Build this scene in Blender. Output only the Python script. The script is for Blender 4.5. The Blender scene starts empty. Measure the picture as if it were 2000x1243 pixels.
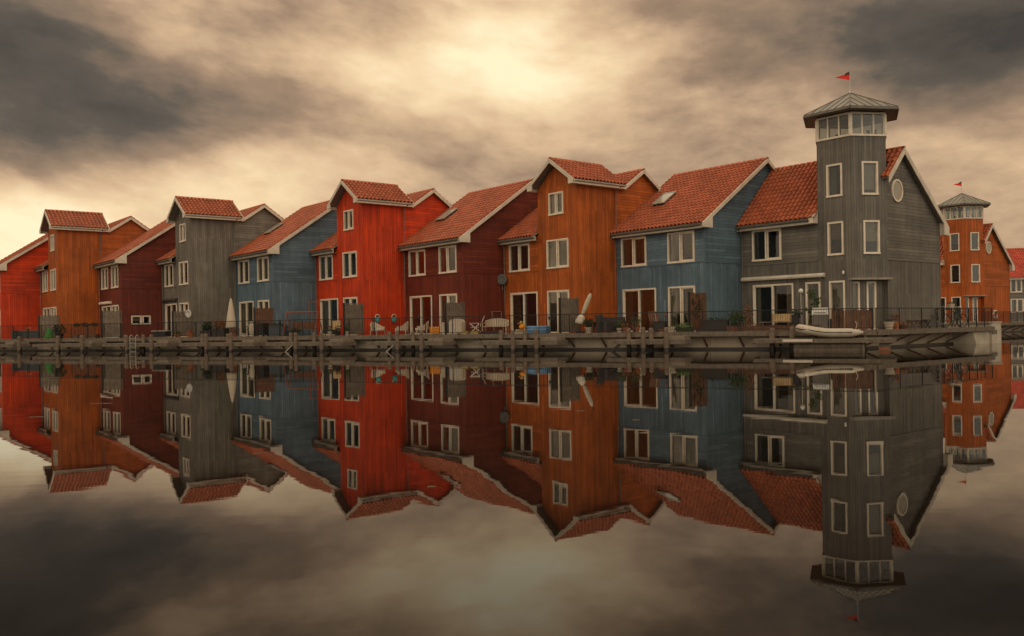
import bpy, math, random
from mathutils import Vector, Matrix
rnd = random.Random(7)
R = math.radians
S = bpy.context.scene
COL = S.collection
# ------------------------------------------------------------------ camera
cd = bpy.data.cameras.new("camera"); cam = bpy.data.objects.new("camera", cd); COL.objects.link(cam)
cd.sensor_width = 36; cd.lens = 31.03; cd.shift_y = 0.00675; cd.clip_end = 9000; cd.clip_start = .1
ro = 0.01536
cam.matrix_world = Matrix(((math.cos(ro), math.sin(ro), 0, 0), (0, 0, -1, 0), (-math.sin(ro), math.cos(ro), 0, 1.385), (0, 0, 0, 1)))
S.camera = cam
S.view_settings.view_transform = 'Standard'; S.view_settings.look = 'None'
S.view_settings.exposure = 0.0; S.view_settings.gamma = 1
# ------------------------------------------------------------------ node helper
class NT:
    def __init__(s, tree):
        s.t = tree; s.n = tree.nodes; s.l = tree.links
    def new(s, ty, **kw):
        n = s.n.new(ty)
        for k, v in kw.items(): setattr(n, k, v)
        return n
    def put(s, sock, v):
        if v is None: return
        if isinstance(v, bpy.types.NodeSocket): s.l.new(v, sock)
        else: sock.default_value = v
    def m(s, op, a, b=None, c=None, clamp=False):
        n = s.new('ShaderNodeMath', operation=op, use_clamp=clamp)
        for i, v in enumerate((a, b, c)): s.put(n.inputs[i], v)
        return n.outputs[0]
    def noise(s, vec, scale, detail=4, rough=.55, dist=0):
        n = s.new('ShaderNodeTexNoise'); s.put(n.inputs['Vector'], vec)
        n.inputs['Scale'].default_value = scale; n.inputs['Detail'].default_value = detail
        n.inputs['Roughness'].default_value = rough; n.inputs['Distortion'].default_value = dist
        return n.outputs['Fac']
    def comb(s, x, y, z):
        n = s.new('ShaderNodeCombineXYZ')
        for i, v in enumerate((x, y, z)): s.put(n.inputs[i], v)
        return n.outputs[0]
    def sep(s, v):
        n = s.new('ShaderNodeSeparateXYZ'); s.put(n.inputs[0], v); return n.outputs
    def ramp(s, fac, stops, interp='LINEAR'):
        n = s.new('ShaderNodeValToRGB'); s.put(n.inputs[0], fac); r = n.color_ramp; r.interpolation = interp
        while len(r.elements) < len(stops): r.elements.new(.5)
        for e, (p, c) in zip(r.elements, stops): e.position = p; e.color = (*c, 1)
        return n.outputs[0]
    def mix(s, fac, a, b, mode='MIX'):
        n = s.new('ShaderNodeMix', data_type='RGBA', blend_type=mode)
        s.put(n.inputs[0], fac); s.put(n.inputs[6], a if not isinstance(a, tuple) else (*a, 1)[:4]); s.put(n.inputs[7], b if not isinstance(b, tuple) else (*b, 1)[:4])
        return n.outputs[2]
    def rng(s, v, a, b, c, d):
        n = s.new('ShaderNodeMapRange'); s.put(n.inputs[0], v)
        for i, x in enumerate((a, b, c, d)): n.inputs[i + 1].default_value = x
        return n.outputs[0]
# ------------------------------------------------------------------ sky
SUN_EL, SUN_AZ = 44.0, -28.0      # azimuth measured from +Y towards +X
W = bpy.data.worlds.new("World"); S.world = W; W.use_nodes = True
w = NT(W.node_tree); w.n.clear()
dirv = w.new('ShaderNodeTexCoord').outputs['Generated']
dx, dy, dz = w.sep(dirv)
az = w.m('ARCTAN2', dx, dy); el = w.m('ARCSINE', dz)
sk = w.m('ADD', el, w.m('MULTIPLY', w.m('MINIMUM', az, .05), .13))                  # the cloud bands slope down to the right
pl = w.comb(w.m('MULTIPLY', az, 6.5), w.m('MULTIPLY', sk, 11.0), w.m('MULTIPLY', dy, 1.5))
wob = w.m('SUBTRACT', w.noise(pl, .9, 4, .55), .5)
pl2 = w.comb(w.m('ADD', w.m('MULTIPLY', az, 7.0), 7.3), w.m('MULTIPLY', sk, 11.0), 4.1)
wob2 = w.m('SUBTRACT', w.noise(pl2, 1.1, 4, .55), .5)
az2 = w.m('ADD', az, w.m('MULTIPLY', wob, .13)); el2 = w.m('ADD', el, w.m('MULTIPLY', wob2, .045))
tot = None
# (azimuth, elevation in degrees, amount): masses of cloud and the bright break between them
for a0, e0, amp in [(-29.5, 16.4, -0.36), (-28.7, 12.1, -0.21), (-23.3, 13.8, -0.08), (-19.9, 13.9, -0.24), (-21.0, 16.7, 0.19), (-15.9, 16.5, -0.08), (-11.6, 15.6, 0.17),
        (-6.4, 16.3, 0.05), (-2.1, 17.0, 0.12), (1.0, 18.8, 0.27), (1.2, 15.3, 0.23), (4.3, 17.4, 0.05), (-1, 13.4, .06), (-7, 14.2, .10), (8, 13.5, .06), (-12.9, 12.0, -0.11), (-4.1, 11.7, -0.10), (-16.6, 10.2, 0.13), (-26.1, 10.0, -0.11),
        (-28.3, 6.2, 0.44), (-24.0, 7.5, 0.11), (-16.0, 8.8, 0.18), (-8.1, 10.1, 0.11), (6.8, 14.3, 0.01), (11.1, 18.0, -0.06), (18.0, 17.4, -0.09), (23.5, 17.2, -0.19), (29.5, 15.6, -0.38),
        (25.1, 12.8, -0.08), (16.4, 14.0, 0.04), (13.2, 11.8, -0.09), (18.4, 10.2, 0.09), (27.7, 8.8, 0.10), (29.7, 5.5, 0.04), (-29, 2.5, .30), (-12, 4, .12)]:
    a = w.m('DIVIDE', w.m('SUBTRACT', az2, R(a0)), R(6.0)); b = w.m('DIVIDE', w.m('SUBTRACT', el2, R(e0)), R(2.7))
    g = w.m('EXPONENT', w.m('MULTIPLY', w.m('ADD', w.m('MULTIPLY', a, a), w.m('MULTIPLY', b, b)), -1.0))
    g = w.m('MULTIPLY', g, amp); tot = g if tot is None else w.m('ADD', tot, g)
bank = w.comb(w.m('MULTIPLY', w.m('ADD', az, w.m('MULTIPLY', wob2, .25)), 5.5), w.m('MULTIPLY', w.m('ADD', sk, w.m('MULTIPLY', wob, .10)), 21.0), 2.2)
puff = w.m('SUBTRACT', w.noise(pl, 1.5, 7, .55, .1), .5)
mott = w.m('SUBTRACT', w.noise(w.comb(w.m('MULTIPLY', az, 19.0), w.m('MULTIPLY', sk, 42.0), w.m('MULTIPLY', puff, 1.5)), 1.0, 6, .55), .5)
layer = w.m('SUBTRACT', w.noise(bank, 1.0, 6, .52, .1), .5)
fine = w.m('SUBTRACT', w.noise(pl2, 5.0, 6, .6, .0), .5)
val = w.m('ADD', w.m('MULTIPLY_ADD', tot, 1.06, .50), w.m('ADD', w.m('MULTIPLY', puff, .20), w.m('ADD', w.m('MULTIPLY', layer, .34), w.m('ADD', w.m('MULTIPLY', fine, .07), w.m('MULTIPLY', mott, .27)))))
cloud = w.ramp(val, [(0.0, (.062, .052, .041)), (.22, (.122, .098, .073)), (.45, (.37, .245, .155)), (.65, (.72, .490, .290)),
                     (.82, (.95, .71, .42)), (1.0, (1.08, .92, .60))])
behind = w.rng(dy, .1, -.5, 0, 1)
cloud = w.mix(w.rng(el, R(22), R(50), 0, 1), cloud, (1.12, .92, .67))
cloud = w.mix(behind, cloud, (1.22, 1.03, .79))                 # unseen sky overhead and behind, brightened to light the houses and quay wall
sky = w.new('ShaderNodeTexSky', sky_type='NISHITA', sun_disc=False, sun_elevation=R(SUN_EL), sun_rotation=R(SUN_AZ))
mixs = w.mix(.015, cloud, w.mix(1.0, sky.outputs[0], (.10, .10, .10), 'MULTIPLY'))
bg = w.new('ShaderNodeBackground'); w.put(bg.inputs[0], mixs); bg.inputs[1].default_value = 1.0
w.l.new(bg.outputs[0], w.new('ShaderNodeOutputWorld').inputs[0])
sd = bpy.data.lights.new("sun", 'SUN'); sd.energy = 1.1; sd.angle = R(14); sd.color = (1, .86, .64)
sun = bpy.data.objects.new("sun", sd); COL.objects.link(sun)
sv = Vector((math.sin(R(SUN_AZ)) * math.cos(R(SUN_EL)), math.cos(R(SUN_AZ)) * math.cos(R(SUN_EL)), math.sin(R(SUN_EL))))
sun.rotation_euler = sv.to_track_quat('Z', 'Y').to_euler()
# ------------------------------------------------------------------ mesh builder
class M:
    def __init__(s): s.v = []; s.f = []; s.mi = []; s.uv = []
    def face(s, pts, mi=0, uv=None):
        i = len(s.v); s.v += [tuple(p) for p in pts]; s.f.append(tuple(range(i, i + len(pts)))); s.mi.append(mi)
        s.uv.append(uv or [(p[0] + p[1] * .37, p[2]) for p in pts])
    def mesh(s, vs, fs, mi=0):
        i = len(s.v); s.v += [tuple(p) for p in vs]
        for f in fs:
            s.f.append(tuple(i + k for k in f)); s.mi.append(mi); s.uv.append([(vs[k][0] + vs[k][1] * .37, vs[k][2]) for k in f])
    def hexa(s, p, mi=0):           # 8 corners: bottom ring then top ring
        s.mesh(p, [(0, 3, 2, 1), (4, 5, 6, 7), (0, 1, 5, 4), (1, 2, 6, 5), (2, 3, 7, 6), (3, 0, 4, 7)], mi)
    def box(s, x0, x1, y0, y1, z0, z1, mi=0):
        s.hexa([(x0, y0, z0), (x1, y0, z0), (x1, y1, z0), (x0, y1, z0), (x0, y0, z1), (x1, y0, z1), (x1, y1, z1), (x0, y1, z1)], mi)
    def bar(s, p, q, wd, th, mi=0, up=(0, 0, 1)):      # rectangular bar from p to q
        p = Vector(p); q = Vector(q); d = (q - p).normalized(); upv = Vector(up)
        if abs(d.dot(upv)) > .98: upv = Vector((0, 1, 0))
        a = d.cross(upv).normalized() * wd / 2; b = a.cross(d).normalized() * th / 2
        s.hexa([p - a - b, q - a - b, q + a - b, p + a - b, p - a + b, q - a + b, q + a + b, p + a + b], mi)
    def tube(s, pts, r, n=8, mi=0, cap=True):
        pts = [Vector(p) for p in pts]; rs = r if isinstance(r, (list, tuple)) else [r] * len(pts)
        vs = []; fs = []; ref = None
        for i, p in enumerate(pts):
            d = (pts[min(i + 1, len(pts) - 1)] - pts[max(i - 1, 0)]).normalized()
            if ref is None:
                ref = Vector((0, 0, 1)) if abs(d.z) < .9 else Vector((1, 0, 0))
            a = d.cross(ref).normalized(); b = d.cross(a).normalized(); ref = b.cross(d) if False else ref
            for k in range(n):
                t = 2 * math.pi * k / n; vs.append(p + (a * math.cos(t) + b * math.sin(t)) * rs[i])
        for i in range(len(pts) - 1):
            for k in range(n):
                k2 = (k + 1) % n; fs.append((i * n + k, i * n + k2, (i + 1) * n + k2, (i + 1) * n + k))
        if cap:
            fs.append(tuple(range(n))); fs.append(tuple(reversed(range((len(pts) - 1) * n, len(pts) * n))))
        s.mesh(vs, fs, mi)
    def lathe(s, c, prof, n=12, mi=0):                  # prof: (radius, height)
        vs = []; fs = []
        for r, z in prof:
            for k in range(n):
                t = 2 * math.pi * k / n; vs.append((c[0] + r * math.cos(t), c[1] + r * math.sin(t), c[2] + z))
        for i in range(len(prof) - 1):
            for k in range(n):
                k2 = (k + 1) % n; fs.append((i * n + k, i * n + k2, (i + 1) * n + k2, (i + 1) * n + k))
        fs.append(tuple(reversed(range(n)))); fs.append(tuple(range((len(prof) - 1) * n, len(prof) * n)))
        s.mesh(vs, fs, mi)
    def prism(s, poly, vec, mi=0):                      # planar polygon pushed along vec
        a = [Vector(p) for p in poly]; b = [p + Vector(vec) for p in a]; n = len(a)
        s.mesh(a + b, [tuple(range(n)), tuple(reversed(range(n, 2 * n)))] + [(i, i + n, (i + 1) % n + n, (i + 1) % n) for i in range(n)], mi)
    def leaves(s, c, rad, n, size, rg, mi=0, flat=1.0):
        for _ in range(n):
            while True:
                p = Vector((rg.uniform(-1, 1), rg.uniform(-1, 1), rg.uniform(-1, 1)))
                if .25 < p.length < 1: break
            p = Vector((p.x * rad[0], p.y * rad[1], p.z * rad[2])) + Vector(c)
            a = Vector((rg.uniform(-1, 1), rg.uniform(-1, 1), rg.uniform(-.6, 1))).normalized() * size * rg.uniform(.6, 1.3)
            b = a.cross(Vector((rg.uniform(-1, 1), rg.uniform(-1, 1), rg.uniform(-1, 1)))).normalized() * size * .35
            s.face([p, p + a * .5 + b, p + a, p + a * .5 - b], mi)
    def build(s, name, mats, parent=None, loc=(0, 0, 0), rz=0, smooth=False):
        me = bpy.data.meshes.new(name); me.from_pydata(s.v, [], s.f)
        for m in (mats if isinstance(mats, (list, tuple)) else [mats]): me.materials.append(m)
        ul = me.uv_layers.new(name="uv"); flat = [c for f in s.uv for p in f for c in p]
        ul.data.foreach_set('uv', flat); me.polygons.foreach_set('material_index', s.mi)
        if smooth: me.polygons.foreach_set('use_smooth', [True] * len(s.f))
        me.update(); o = bpy.data.objects.new(name, me); COL.objects.link(o)
        if parent: o.parent = parent
        o.location = loc; o.rotation_euler = (0, 0, rz)
        return o
def tag(o, label=None, cat=None, group=None, kind=None):
    if label: o['label'] = label
    if cat: o['category'] = cat
    if group: o['group'] = group
    if kind: o['kind'] = kind
    return o
def thing(name, label, cat, loc=(0, 0, 0), rz=0, group=None):
    o = bpy.data.objects.new(name, None); COL.objects.link(o); o.empty_display_size = .2
    o.location = loc; o.rotation_euler = (0, 0, rz); return tag(o, label, cat, group)
def copy_tree(o, parent=None):
    c = o.copy(); COL.objects.link(c)
    if parent: c.parent = parent
    for ch in list(o.children): copy_tree(ch, c)
    return c
# ------------------------------------------------------------------ materials
def base(name, rough=.7, spec=.3):
    m = bpy.data.materials.new(name); m.use_nodes = True; t = NT(m.node_tree); b = t.n['Principled BSDF']
    b.inputs['Roughness'].default_value = rough; b.inputs['Specular IOR Level'].default_value = spec
    return m, t, b
def plain(name, col, rough=.6, var=.25, scale=6, spec=.3, metal=0, bump=0):
    m, t, b = base(name, rough, spec); tc = t.new('ShaderNodeTexCoord').outputs['Object']
    n = t.noise(tc, scale, 5, .6); f = t.rng(n, .25, .75, 1 - var, 1 + var)
    t.put(b.inputs['Base Color'], t.mix(1, (*col,), t.comb(f, f, f), 'MULTIPLY')); b.inputs['Metallic'].default_value = metal
    if bump:
        bn = t.new('ShaderNodeBump'); bn.inputs['Strength'].default_value = bump; bn.inputs['Distance'].default_value = .02
        t.put(bn.inputs['Height'], t.noise(tc, scale * 4, 5)); t.put(b.inputs['Normal'], bn.outputs[0])
    return m
def clad(name, col, vertical, pitch):
    m, t, b = base(name, .62, .28); uvn = t.new('ShaderNodeTexCoord'); u, v, _ = t.sep(uvn.outputs['UV'])
    oi = t.new('ShaderNodeObjectInfo').outputs['Random']
    along, across = (v, u) if vertical else (u, v)
    q = t.m('DIVIDE', across, pitch); cell = t.m('FLOOR', q); fr = t.m('FRACT', q)
    wn = t.new('ShaderNodeTexWhiteNoise', noise_dimensions='2D'); t.put(wn.inputs['Vector'], t.comb(cell, t.m('FLOOR', t.m('DIVIDE', t.m('ADD', along, t.m('MULTIPLY', cell, 1.7)), 3.4)), 0))
    pv = t.rng(wn.outputs['Value'], 0, 1, .80, 1.18)
    grain = t.noise(t.comb(t.m('MULTIPLY', across, 26), t.m('MULTIPLY', along, 1.6), cell), 1, 4, .6)
    cloudn = t.noise(t.comb(u, v, t.m('MULTIPLY', oi, 30)), .55, 5, .6)
    streak = t.noise(t.comb(t.m('MULTIPLY', u, 3.2), t.m('MULTIPLY', v, .28), 3), 1, 5, .65)
    f = t.m('MULTIPLY', pv, t.rng(grain, .3, .7, .86, 1.12))
    f = t.m('MULTIPLY', f, t.rng(cloudn, .3, .7, .72, 1.24)); f = t.m('MULTIPLY', f, t.rng(streak, .3, .72, 1.12, .80))
    groove = t.m('LESS_THAN', t.m('ABSOLUTE', t.m('SUBTRACT', fr, .5)), .45)
    c = t.mix(1, (*col,), t.comb(f, f, f), 'MULTIPLY')
    # grey, worn wood showing through the stain in patches
    worn = t.rng(t.noise(t.comb(t.m('MULTIPLY', u, 1.7), t.m('MULTIPLY', v, .7), 8), 1.2, 6, .7), .58, .80, 0, .38)
    c = t.mix(worn, c, (*[.6 * x + .045 for x in col],))
    c = t.mix(t.rng(groove, 0, 1, .75, 0), c, (*[x * .25 for x in col],))
    t.put(b.inputs['Base Color'], c)
    hgt = t.m('MULTIPLY', groove, .8 if vertical else t.m('SUBTRACT', 1.2, fr))
    bn = t.new('ShaderNodeBump'); bn.inputs['Strength'].default_value = .55; bn.inputs['Distance'].default_value = .018
    t.put(bn.inputs['Height'], t.m('ADD', hgt, t.m('MULTIPLY', grain, .25))); t.put(b.inputs['Normal'], bn.outputs[0])
    return m
def tilemat(name, col):
    m, t, b = base(name, .72, .25); u, v, _ = t.sep(t.new('ShaderNodeTexCoord').outputs['UV'])
    cu, cv = t.m('FLOOR', u), t.m('FLOOR', v)
    wn = t.new('ShaderNodeTexWhiteNoise', noise_dimensions='2D'); t.put(wn.inputs['Vector'], t.comb(cu, cv, 0))
    dirt = t.noise(t.comb(t.m('MULTIPLY', u, .27), t.m('MULTIPLY', v, .3), 0), .9, 6, .65)
    f = t.m('MULTIPLY', t.rng(wn.outputs['Value'], 0, 1, .84, 1.14), t.rng(dirt, .3, .72, 1.18, .76))
    c = t.mix(1, (*col,), t.comb(f, f, f), 'MULTIPLY')
    lich = t.rng(t.noise(t.comb(u, v, 2), .8, 5, .7), .62, .8, 0, .35)
    t.put(b.inputs['Base Color'], t.mix(lich, c, (.16, .13, .08)))
    return m
def woodmat(name, col, sc=1.0, rough=.8):
    m, t, b = base(name, rough, .2); o = t.sep(t.new('ShaderNodeTexCoord').outputs['Object'])
    n = t.noise(t.comb(t.m('MULTIPLY', o[0], 4 * sc), t.m('MULTIPLY', o[1], 4 * sc), t.m('MULTIPLY', o[2], 2 * sc)), 1.5, 7, .7, .6)
    n2 = t.noise(t.comb(t.m('MULTIPLY', o[0], 40 * sc), t.m('MULTIPLY', o[1], 40 * sc), t.m('MULTIPLY', o[2], 5)), 1, 3)
    f = t.m('MULTIPLY', t.rng(n, .3, .7, .6, 1.35), t.rng(n2, .3, .7, .82, 1.16))
    t.put(b.inputs['Base Color'], t.mix(1, (*col,), t.comb(f, f, f), 'MULTIPLY'))
    bn = t.new('ShaderNodeBump'); bn.inputs['Strength'].default_value = .5; bn.inputs['Distance'].default_value = .02
    t.put(bn.inputs['Height'], n2); t.put(b.inputs['Normal'], bn.outputs[0])
    return m
def glassmat(name):
    m = bpy.data.materials.new(name); m.use_nodes = True; t = NT(m.node_tree); t.n.clear()
    fr = t.new('ShaderNodeFresnel'); fr.inputs[0].default_value = 1.52
    tr = t.new('ShaderNodeBsdfTransparent'); tr.inputs[0].default_value = (.74, .76, .74, 1)
    gl = t.new('ShaderNodeBsdfGlossy'); gl.inputs['Roughness'].default_value = .015; gl.inputs[0].default_value = (.95, .95, .95, 1)
    bn = t.new('ShaderNodeBump'); bn.inputs['Strength'].default_value = .06; bn.inputs['Distance'].default_value = .05
    t.put(bn.inputs['Height'], t.noise(t.new('ShaderNodeTexCoord').outputs['Object'], 1.3, 2)); t.put(gl.inputs['Normal'], bn.outputs[0])
    mx = t.new('ShaderNodeMixShader'); t.put(mx.inputs[0], t.m('MULTIPLY_ADD', fr.outputs[0], .62, .015)); t.l.new(tr.outputs[0], mx.inputs[1]); t.l.new(gl.outputs[0], mx.inputs[2])
    t.l.new(mx.outputs[0], t.new('ShaderNodeOutputMaterial').inputs[0]); return m
COLS = dict(blue=(.106, .156, .188), orange=(.41, .093, .014), maroon=(.158, .028, .014), red=(.57, .047, .008), grey=(.172, .148, .116), slate=(.150, .132, .109))
CL = {k: (clad('cladding_upright_' + k, c, True, .145), clad('cladding_level_' + k, c, False, .165), plain('corner_board_' + k, [x * .9 for x in c], .6)) for k, c in COLS.items()}
TILE = tilemat('roof_tile', (.315, .077, .030)); RIDGE = plain('ridge_clay', (.40, .10, .042), .75, .3, 5)
CREAM = plain('cream_paint', (.72, .61, .47), .5, .16, 3); BARGE = plain('barge_paint', (.60, .515, .40), .55, .22, 1.5); FASC = plain('fascia_paint', (.50, .44, .35), .55, .22, 2)
GUT = plain('gutter_zinc', (.16, .14, .115), .5, .25, 3); PIPE = plain('downpipe_plastic', (.17, .155, .13), .5, .2, 3)
GLASS = glassmat('window_glass'); ROOM = plain('dim_room', (.075, .058, .045), .9, .5, 2)
CURT = [plain('curtain_cream', (.44, .35, .26), .9, .15, 5), plain('curtain_brown', (.20, .11, .07), .9, .2, 5), plain('curtain_grey', (.17, .15, .13), .9, .15, 5)]
SOFFIT = plain('soffit_board', (.28, .24, .19), .7)
DARK = plain('dark_paint', (.022, .020, .018), .5, .3, 5); BLACK = plain('black_iron', (.016, .014, .012), .5, .3, 8)
METROOF = plain('zinc_roof', (.165, .145, .112), .45, .25, 1.5, metal=.0); SEAM = plain('zinc_seam', (.085, .075, .06), .5)
REDCLOTH = plain('red_cloth', (.70, .035, .02), .8); CONC = plain('concrete', (.44, .375, .285), .85, .28, 1.2, bump=.3)
WOOD = woodmat('weathered_wood', (.150, .118, .088)); WOODL = woodmat('pale_wood', (.215, .168, .120)); WOODB = woodmat('brown_wood', (.15, .075, .045)); PILE = woodmat('pile_wood', (.165, .120, .085))
FENCE = woodmat('screen_wood', (.16, .125, .092)); WHITE = plain('white_plastic', (.58, .50, .40), .5, .12, 6); WICK = plain('cream_wicker', (.50, .41, .30), .7, .25, 30)
SHEET = plain('quay_sheet', (.40, .33, .24), .75, .3, .8, bump=.2); WET = plain('wet_band', (.030, .024, .018), .35, .3, 2)
LEAF = plain('leaf_green', (.055, .085, .025), .6, .4, 9); LEAFD = plain('leaf_dark', (.028, .040, .018), .6, .4, 9); LEAFR = plain('leaf_russet', (.20, .085, .035), .7, .4, 9)
TERRA = plain('terracotta', (.36, .12, .055), .8); TEAL = plain('teal_glaze', (.05, .33, .31), .35, .3, 12); ORNG = plain('orange_plastic', (.75, .27, .02), .5)
YEL = plain('yellow_plastic', (.40, .29, .09), .6); BLUE = plain('blue_plastic', (.16, .30, .48), .5); GREENC = plain('green_canvas', (.05, .20, .04), .7)
RUST = plain('rust_frame', (.24, .075, .04), .7, .35, 14); STEEL = plain('steel', (.42, .40, .36), .35, .15, 10, metal=.6); DISH = plain('dish_grey', (.10, .095, .085), .5)
RUBBER = plain('pale_rubber', (.44, .375, .29), .5, .15, 4); CUSH = plain('tan_cushion', (.50, .33, .16), .85); DGREY = plain('dark_rattan', (.045, .038, .034), .75, .4, 20); GBLUE = plain('slate_blue_box', (.06, .075, .08), .6)
BULB = plain('globe_glass', (.62, .57, .48), .25)
# ------------------------------------------------------------------ house pieces
DECK = .896; ROT = R(-51.224)
EF = Vector((.62627, -.77960, 0)); EB = Vector((.77960, .62627, 0))
SL = .681
def wall_rect(m, org, ang, w, z0, z1, holes, mi, depth=.13, u0=0):
    d = Vector((math.cos(ang), math.sin(ang), 0)); n = Vector((-math.sin(ang), math.cos(ang), 0)); o = Vector((org[0], org[1], 0))
    hs = [(max(a, 0), max(b, z0), min(a2, w), min(b2, z1)) for a, b, a2, b2 in holes if a < w and a2 > 0 and b < z1 and b2 > z0]
    xs = sorted({0, w, *[h[0] for h in hs], *[h[2] for h in hs]}); zs = sorted({z0, z1, *[h[1] for h in hs], *[h[3] for h in hs]})
    P = lambda x, z, k=0: o + d * x + n * k + Vector((0, 0, z))
    for i in range(len(xs) - 1):
        for j in range(len(zs) - 1):
            cx, cz = (xs[i] + xs[i + 1]) / 2, (zs[j] + zs[j + 1]) / 2
            if any(h[0] < cx < h[2] and h[1] < cz < h[3] for h in hs): continue
            a, b, c, e = xs[i], xs[i + 1], zs[j], zs[j + 1]
            m.face([P(a, c), P(b, c), P(b, e), P(a, e)], mi, [(u0 + a, c), (u0 + b, c), (u0 + b, e), (u0 + a, e)])
    for a, c, b, e in hs:
        for p, q in (((a, c), (a, e)), ((a, e), (b, e)), ((b, e), (b, c)), ((b, c), (a, c))):
            m.face([P(*p), P(*q), P(*q, depth), P(*p, depth)], mi, [(0, 0), (0, .1), (.1, .1), (.1, 0)])
def wall_poly(m, org, ang, pts, mi):
    d = Vector((math.cos(ang), math.sin(ang), 0)); o = Vector((org[0], org[1], 0))
    m.face([o + d * x + Vector((0, 0, z)) for x, z in pts], mi, [(x, z) for x, z in pts])
def window(parent, org, ang, x, z, w, h, kind='double', name='window', cur=None):
    """frame mesh in its own frame: x right, y into the wall, z up; children glass, curtain, interior"""
    d = Vector((math.cos(ang), math.sin(ang), 0)); loc = Vector((org[0], org[1], 0)) + d * x + Vector((0, 0, z))
    f = M(); c = .066; pr = -.04
    f.box(-.02, c, pr, .10, 0, h); f.box(w - c, w + .02, pr, .10, 0, h)
    f.box(-.02, w + .02, pr - .003, .10, h - c, h + .02)
    lo = .05 if kind == 'door' else c
    f.box(-.035, w + .035, pr - .02, .10, -.03, lo)
    panes = []
    if kind in ('double', 'door'):
        mid = w * .5 if kind == 'door' else w * .47
        f.box(mid - .04, mid + .04, pr + .004, .09, lo, h - c)
        k = .048
        def sash(a, b, y0):
            f.box(a, a + k, y0, y0 + .06, lo, h - c); f.box(b - k, b, y0, y0 + .06, lo, h - c)
            f.box(a + k, b - k, y0, y0 + .055, lo, lo + k); f.box(a + k, b - k, y0, y0 + .055, h - c - k, h - c)
        if kind == 'door':
            sash(c, mid - .05, .0); panes = [(c + k, mid - .05 - k), (mid + .05, w - c)]
        else:
            sash(mid + .09, w - c, -.012); f.box(mid + .05, mid + .09, .05, .09, lo, h - c); panes = [(c, mid - .05), (mid + .09 + k, w - c - k)]
    else:
        panes = [(c, w - c)]
        f.box(c, c + .035, .05, .085, lo, h - c); f.box(w - c - .035, w - c, .05, .085, lo, h - c)
    o = f.build(name, CREAM, parent, loc, ang)
    g = M()
    for a, b in panes: g.box(a - .01, b + .01, .045, .051, lo, h - c)
    g.build('glass', GLASS, o)
    iv = M(); D = 1.5; e = .12
    a0, a1, b0, b1 = -.0, w, -.0, h
    iv.face([(a0, D, b0), (a1, D, b0), (a1, D, b1), (a0, D, b1)]); iv.face([(a0, e, b0), (a0, D, b0), (a0, D, b1), (a0, e, b1)])
    iv.face([(a1, e, b0), (a1, D, b0), (a1, D, b1), (a1, e, b1)]); iv.face([(a0, e, b0), (a1, e, b0), (a1, D, b0), (a0, D, b0)]); iv.face([(a0, e, b1), (a1, e, b1), (a1, D, b1), (a0, D, b1)])
    iv.build('interior', ROOM, o)
    cm = cur if cur is not None else rnd.choice([0, 0, 1, 1, 2])
    def drape(a, b):
        cv = M(); n = max(4, int((b - a) / .035)); pts = [(a + (b - a) * i / n, .2 + .022 * math.sin(i * 1.9) + rnd.uniform(-.006, .006)) for i in range(n + 1)]
        for p, q in zip(pts, pts[1:]): cv.face([(p[0], p[1], .02), (q[0], q[1], .02), (q[0], q[1], h - .03), (p[0], p[1], h - .03)])
        cv.build('curtain', CURT[cm], o)
    if kind == 'single':
        if rnd.random() < .5:
            zb = h * rnd.uniform(.1, .5)
            cv = M(); cv.box(.05, w - .05, .16, .17, zb, h - .03); cv.build('blind', CURT[cm], o)
        else: drape(.03, w * rnd.uniform(.25, .5))
    else:
        drape(.03, w * rnd.uniform(.10, .30)); drape(w * rnd.uniform(.72, .92), w - .03)
        if rnd.random() < .3: drape(w * .42, w * .56)
    return o
def tiled(m, P0, U, V, tw=.27, th=.335):
    """pantiled slope: P0 lower left corner, U along the eave, V up the slope"""
    P0, U, V = Vector(P0), Vector(U), Vector(V); N = U.cross(V).normalized()
    if N.z < 0: N = -N
    nu = max(1, round(U.length / tw)); nv = max(1, round(V.length / th)); K = 6
    prof = [-.030, .045, .080, .080, .050, -.030]
    for j in range(nv):
        rows = []
        for vv, lift in ((j / nv, .048), ((j + 1.12) / nv if j < nv - 1 else 1.0, .004)):
            row = []
            for i in range(nu * K + 1):
                row.append(P0 + U * (i / (nu * K)) + V * vv + N * (prof[i % K] + lift))
            rows.append(row)
        fr = [p - N * .046 for p in rows[0]]
        off = len(m.v); m.v += [tuple(p) for p in rows[0] + rows[1] + fr]; L = nu * K + 1
        for i in range(nu * K):
            uvs = [(i / K + .01, j + .05), ((i + 1) / K - .01, j + .05), ((i + 1) / K - .01, j + .95), (i / K + .01, j + .95)]
            m.f.append((off + i, off + i + 1, off + L + i + 1, off + L + i)); m.mi.append(0); m.uv.append(uvs)
            m.f.append((off + 2 * L + i, off + 2 * L + i + 1, off + i + 1, off + i)); m.mi.append(0); m.uv.append(uvs)
    B = -N * .09                                           # boarding under the tiles
    q = [P0, P0 + U, P0 + U + V, P0 + V]
    m.hexa([p + B for p in q] + [p - N * .012 for p in q], 1)
def ridge(m, a, b, r=.12):
    a, b = Vector(a), Vector(b); n = max(1, round((b - a).length / .38)); d = (b - a) / n; s = Vector((-d.y, d.x, 0)).normalized()
    for i in range(n):
        p, q = a + d * i, a + d * (i + 1.06); vs = []
        for c, rr in ((p, r * 1.08), (q, r * .95)):
            for k in range(7):
                t = math.pi * (k / 6); vs.append(c + s * math.cos(t) * rr + Vector((0, 0, math.sin(t) * rr * .85 - .03)))
        m.mesh(vs, [(k, k + 1, k + 8, k + 7) for k in range(6)] + [tuple(range(7)), tuple(range(13, 6, -1))])
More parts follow.
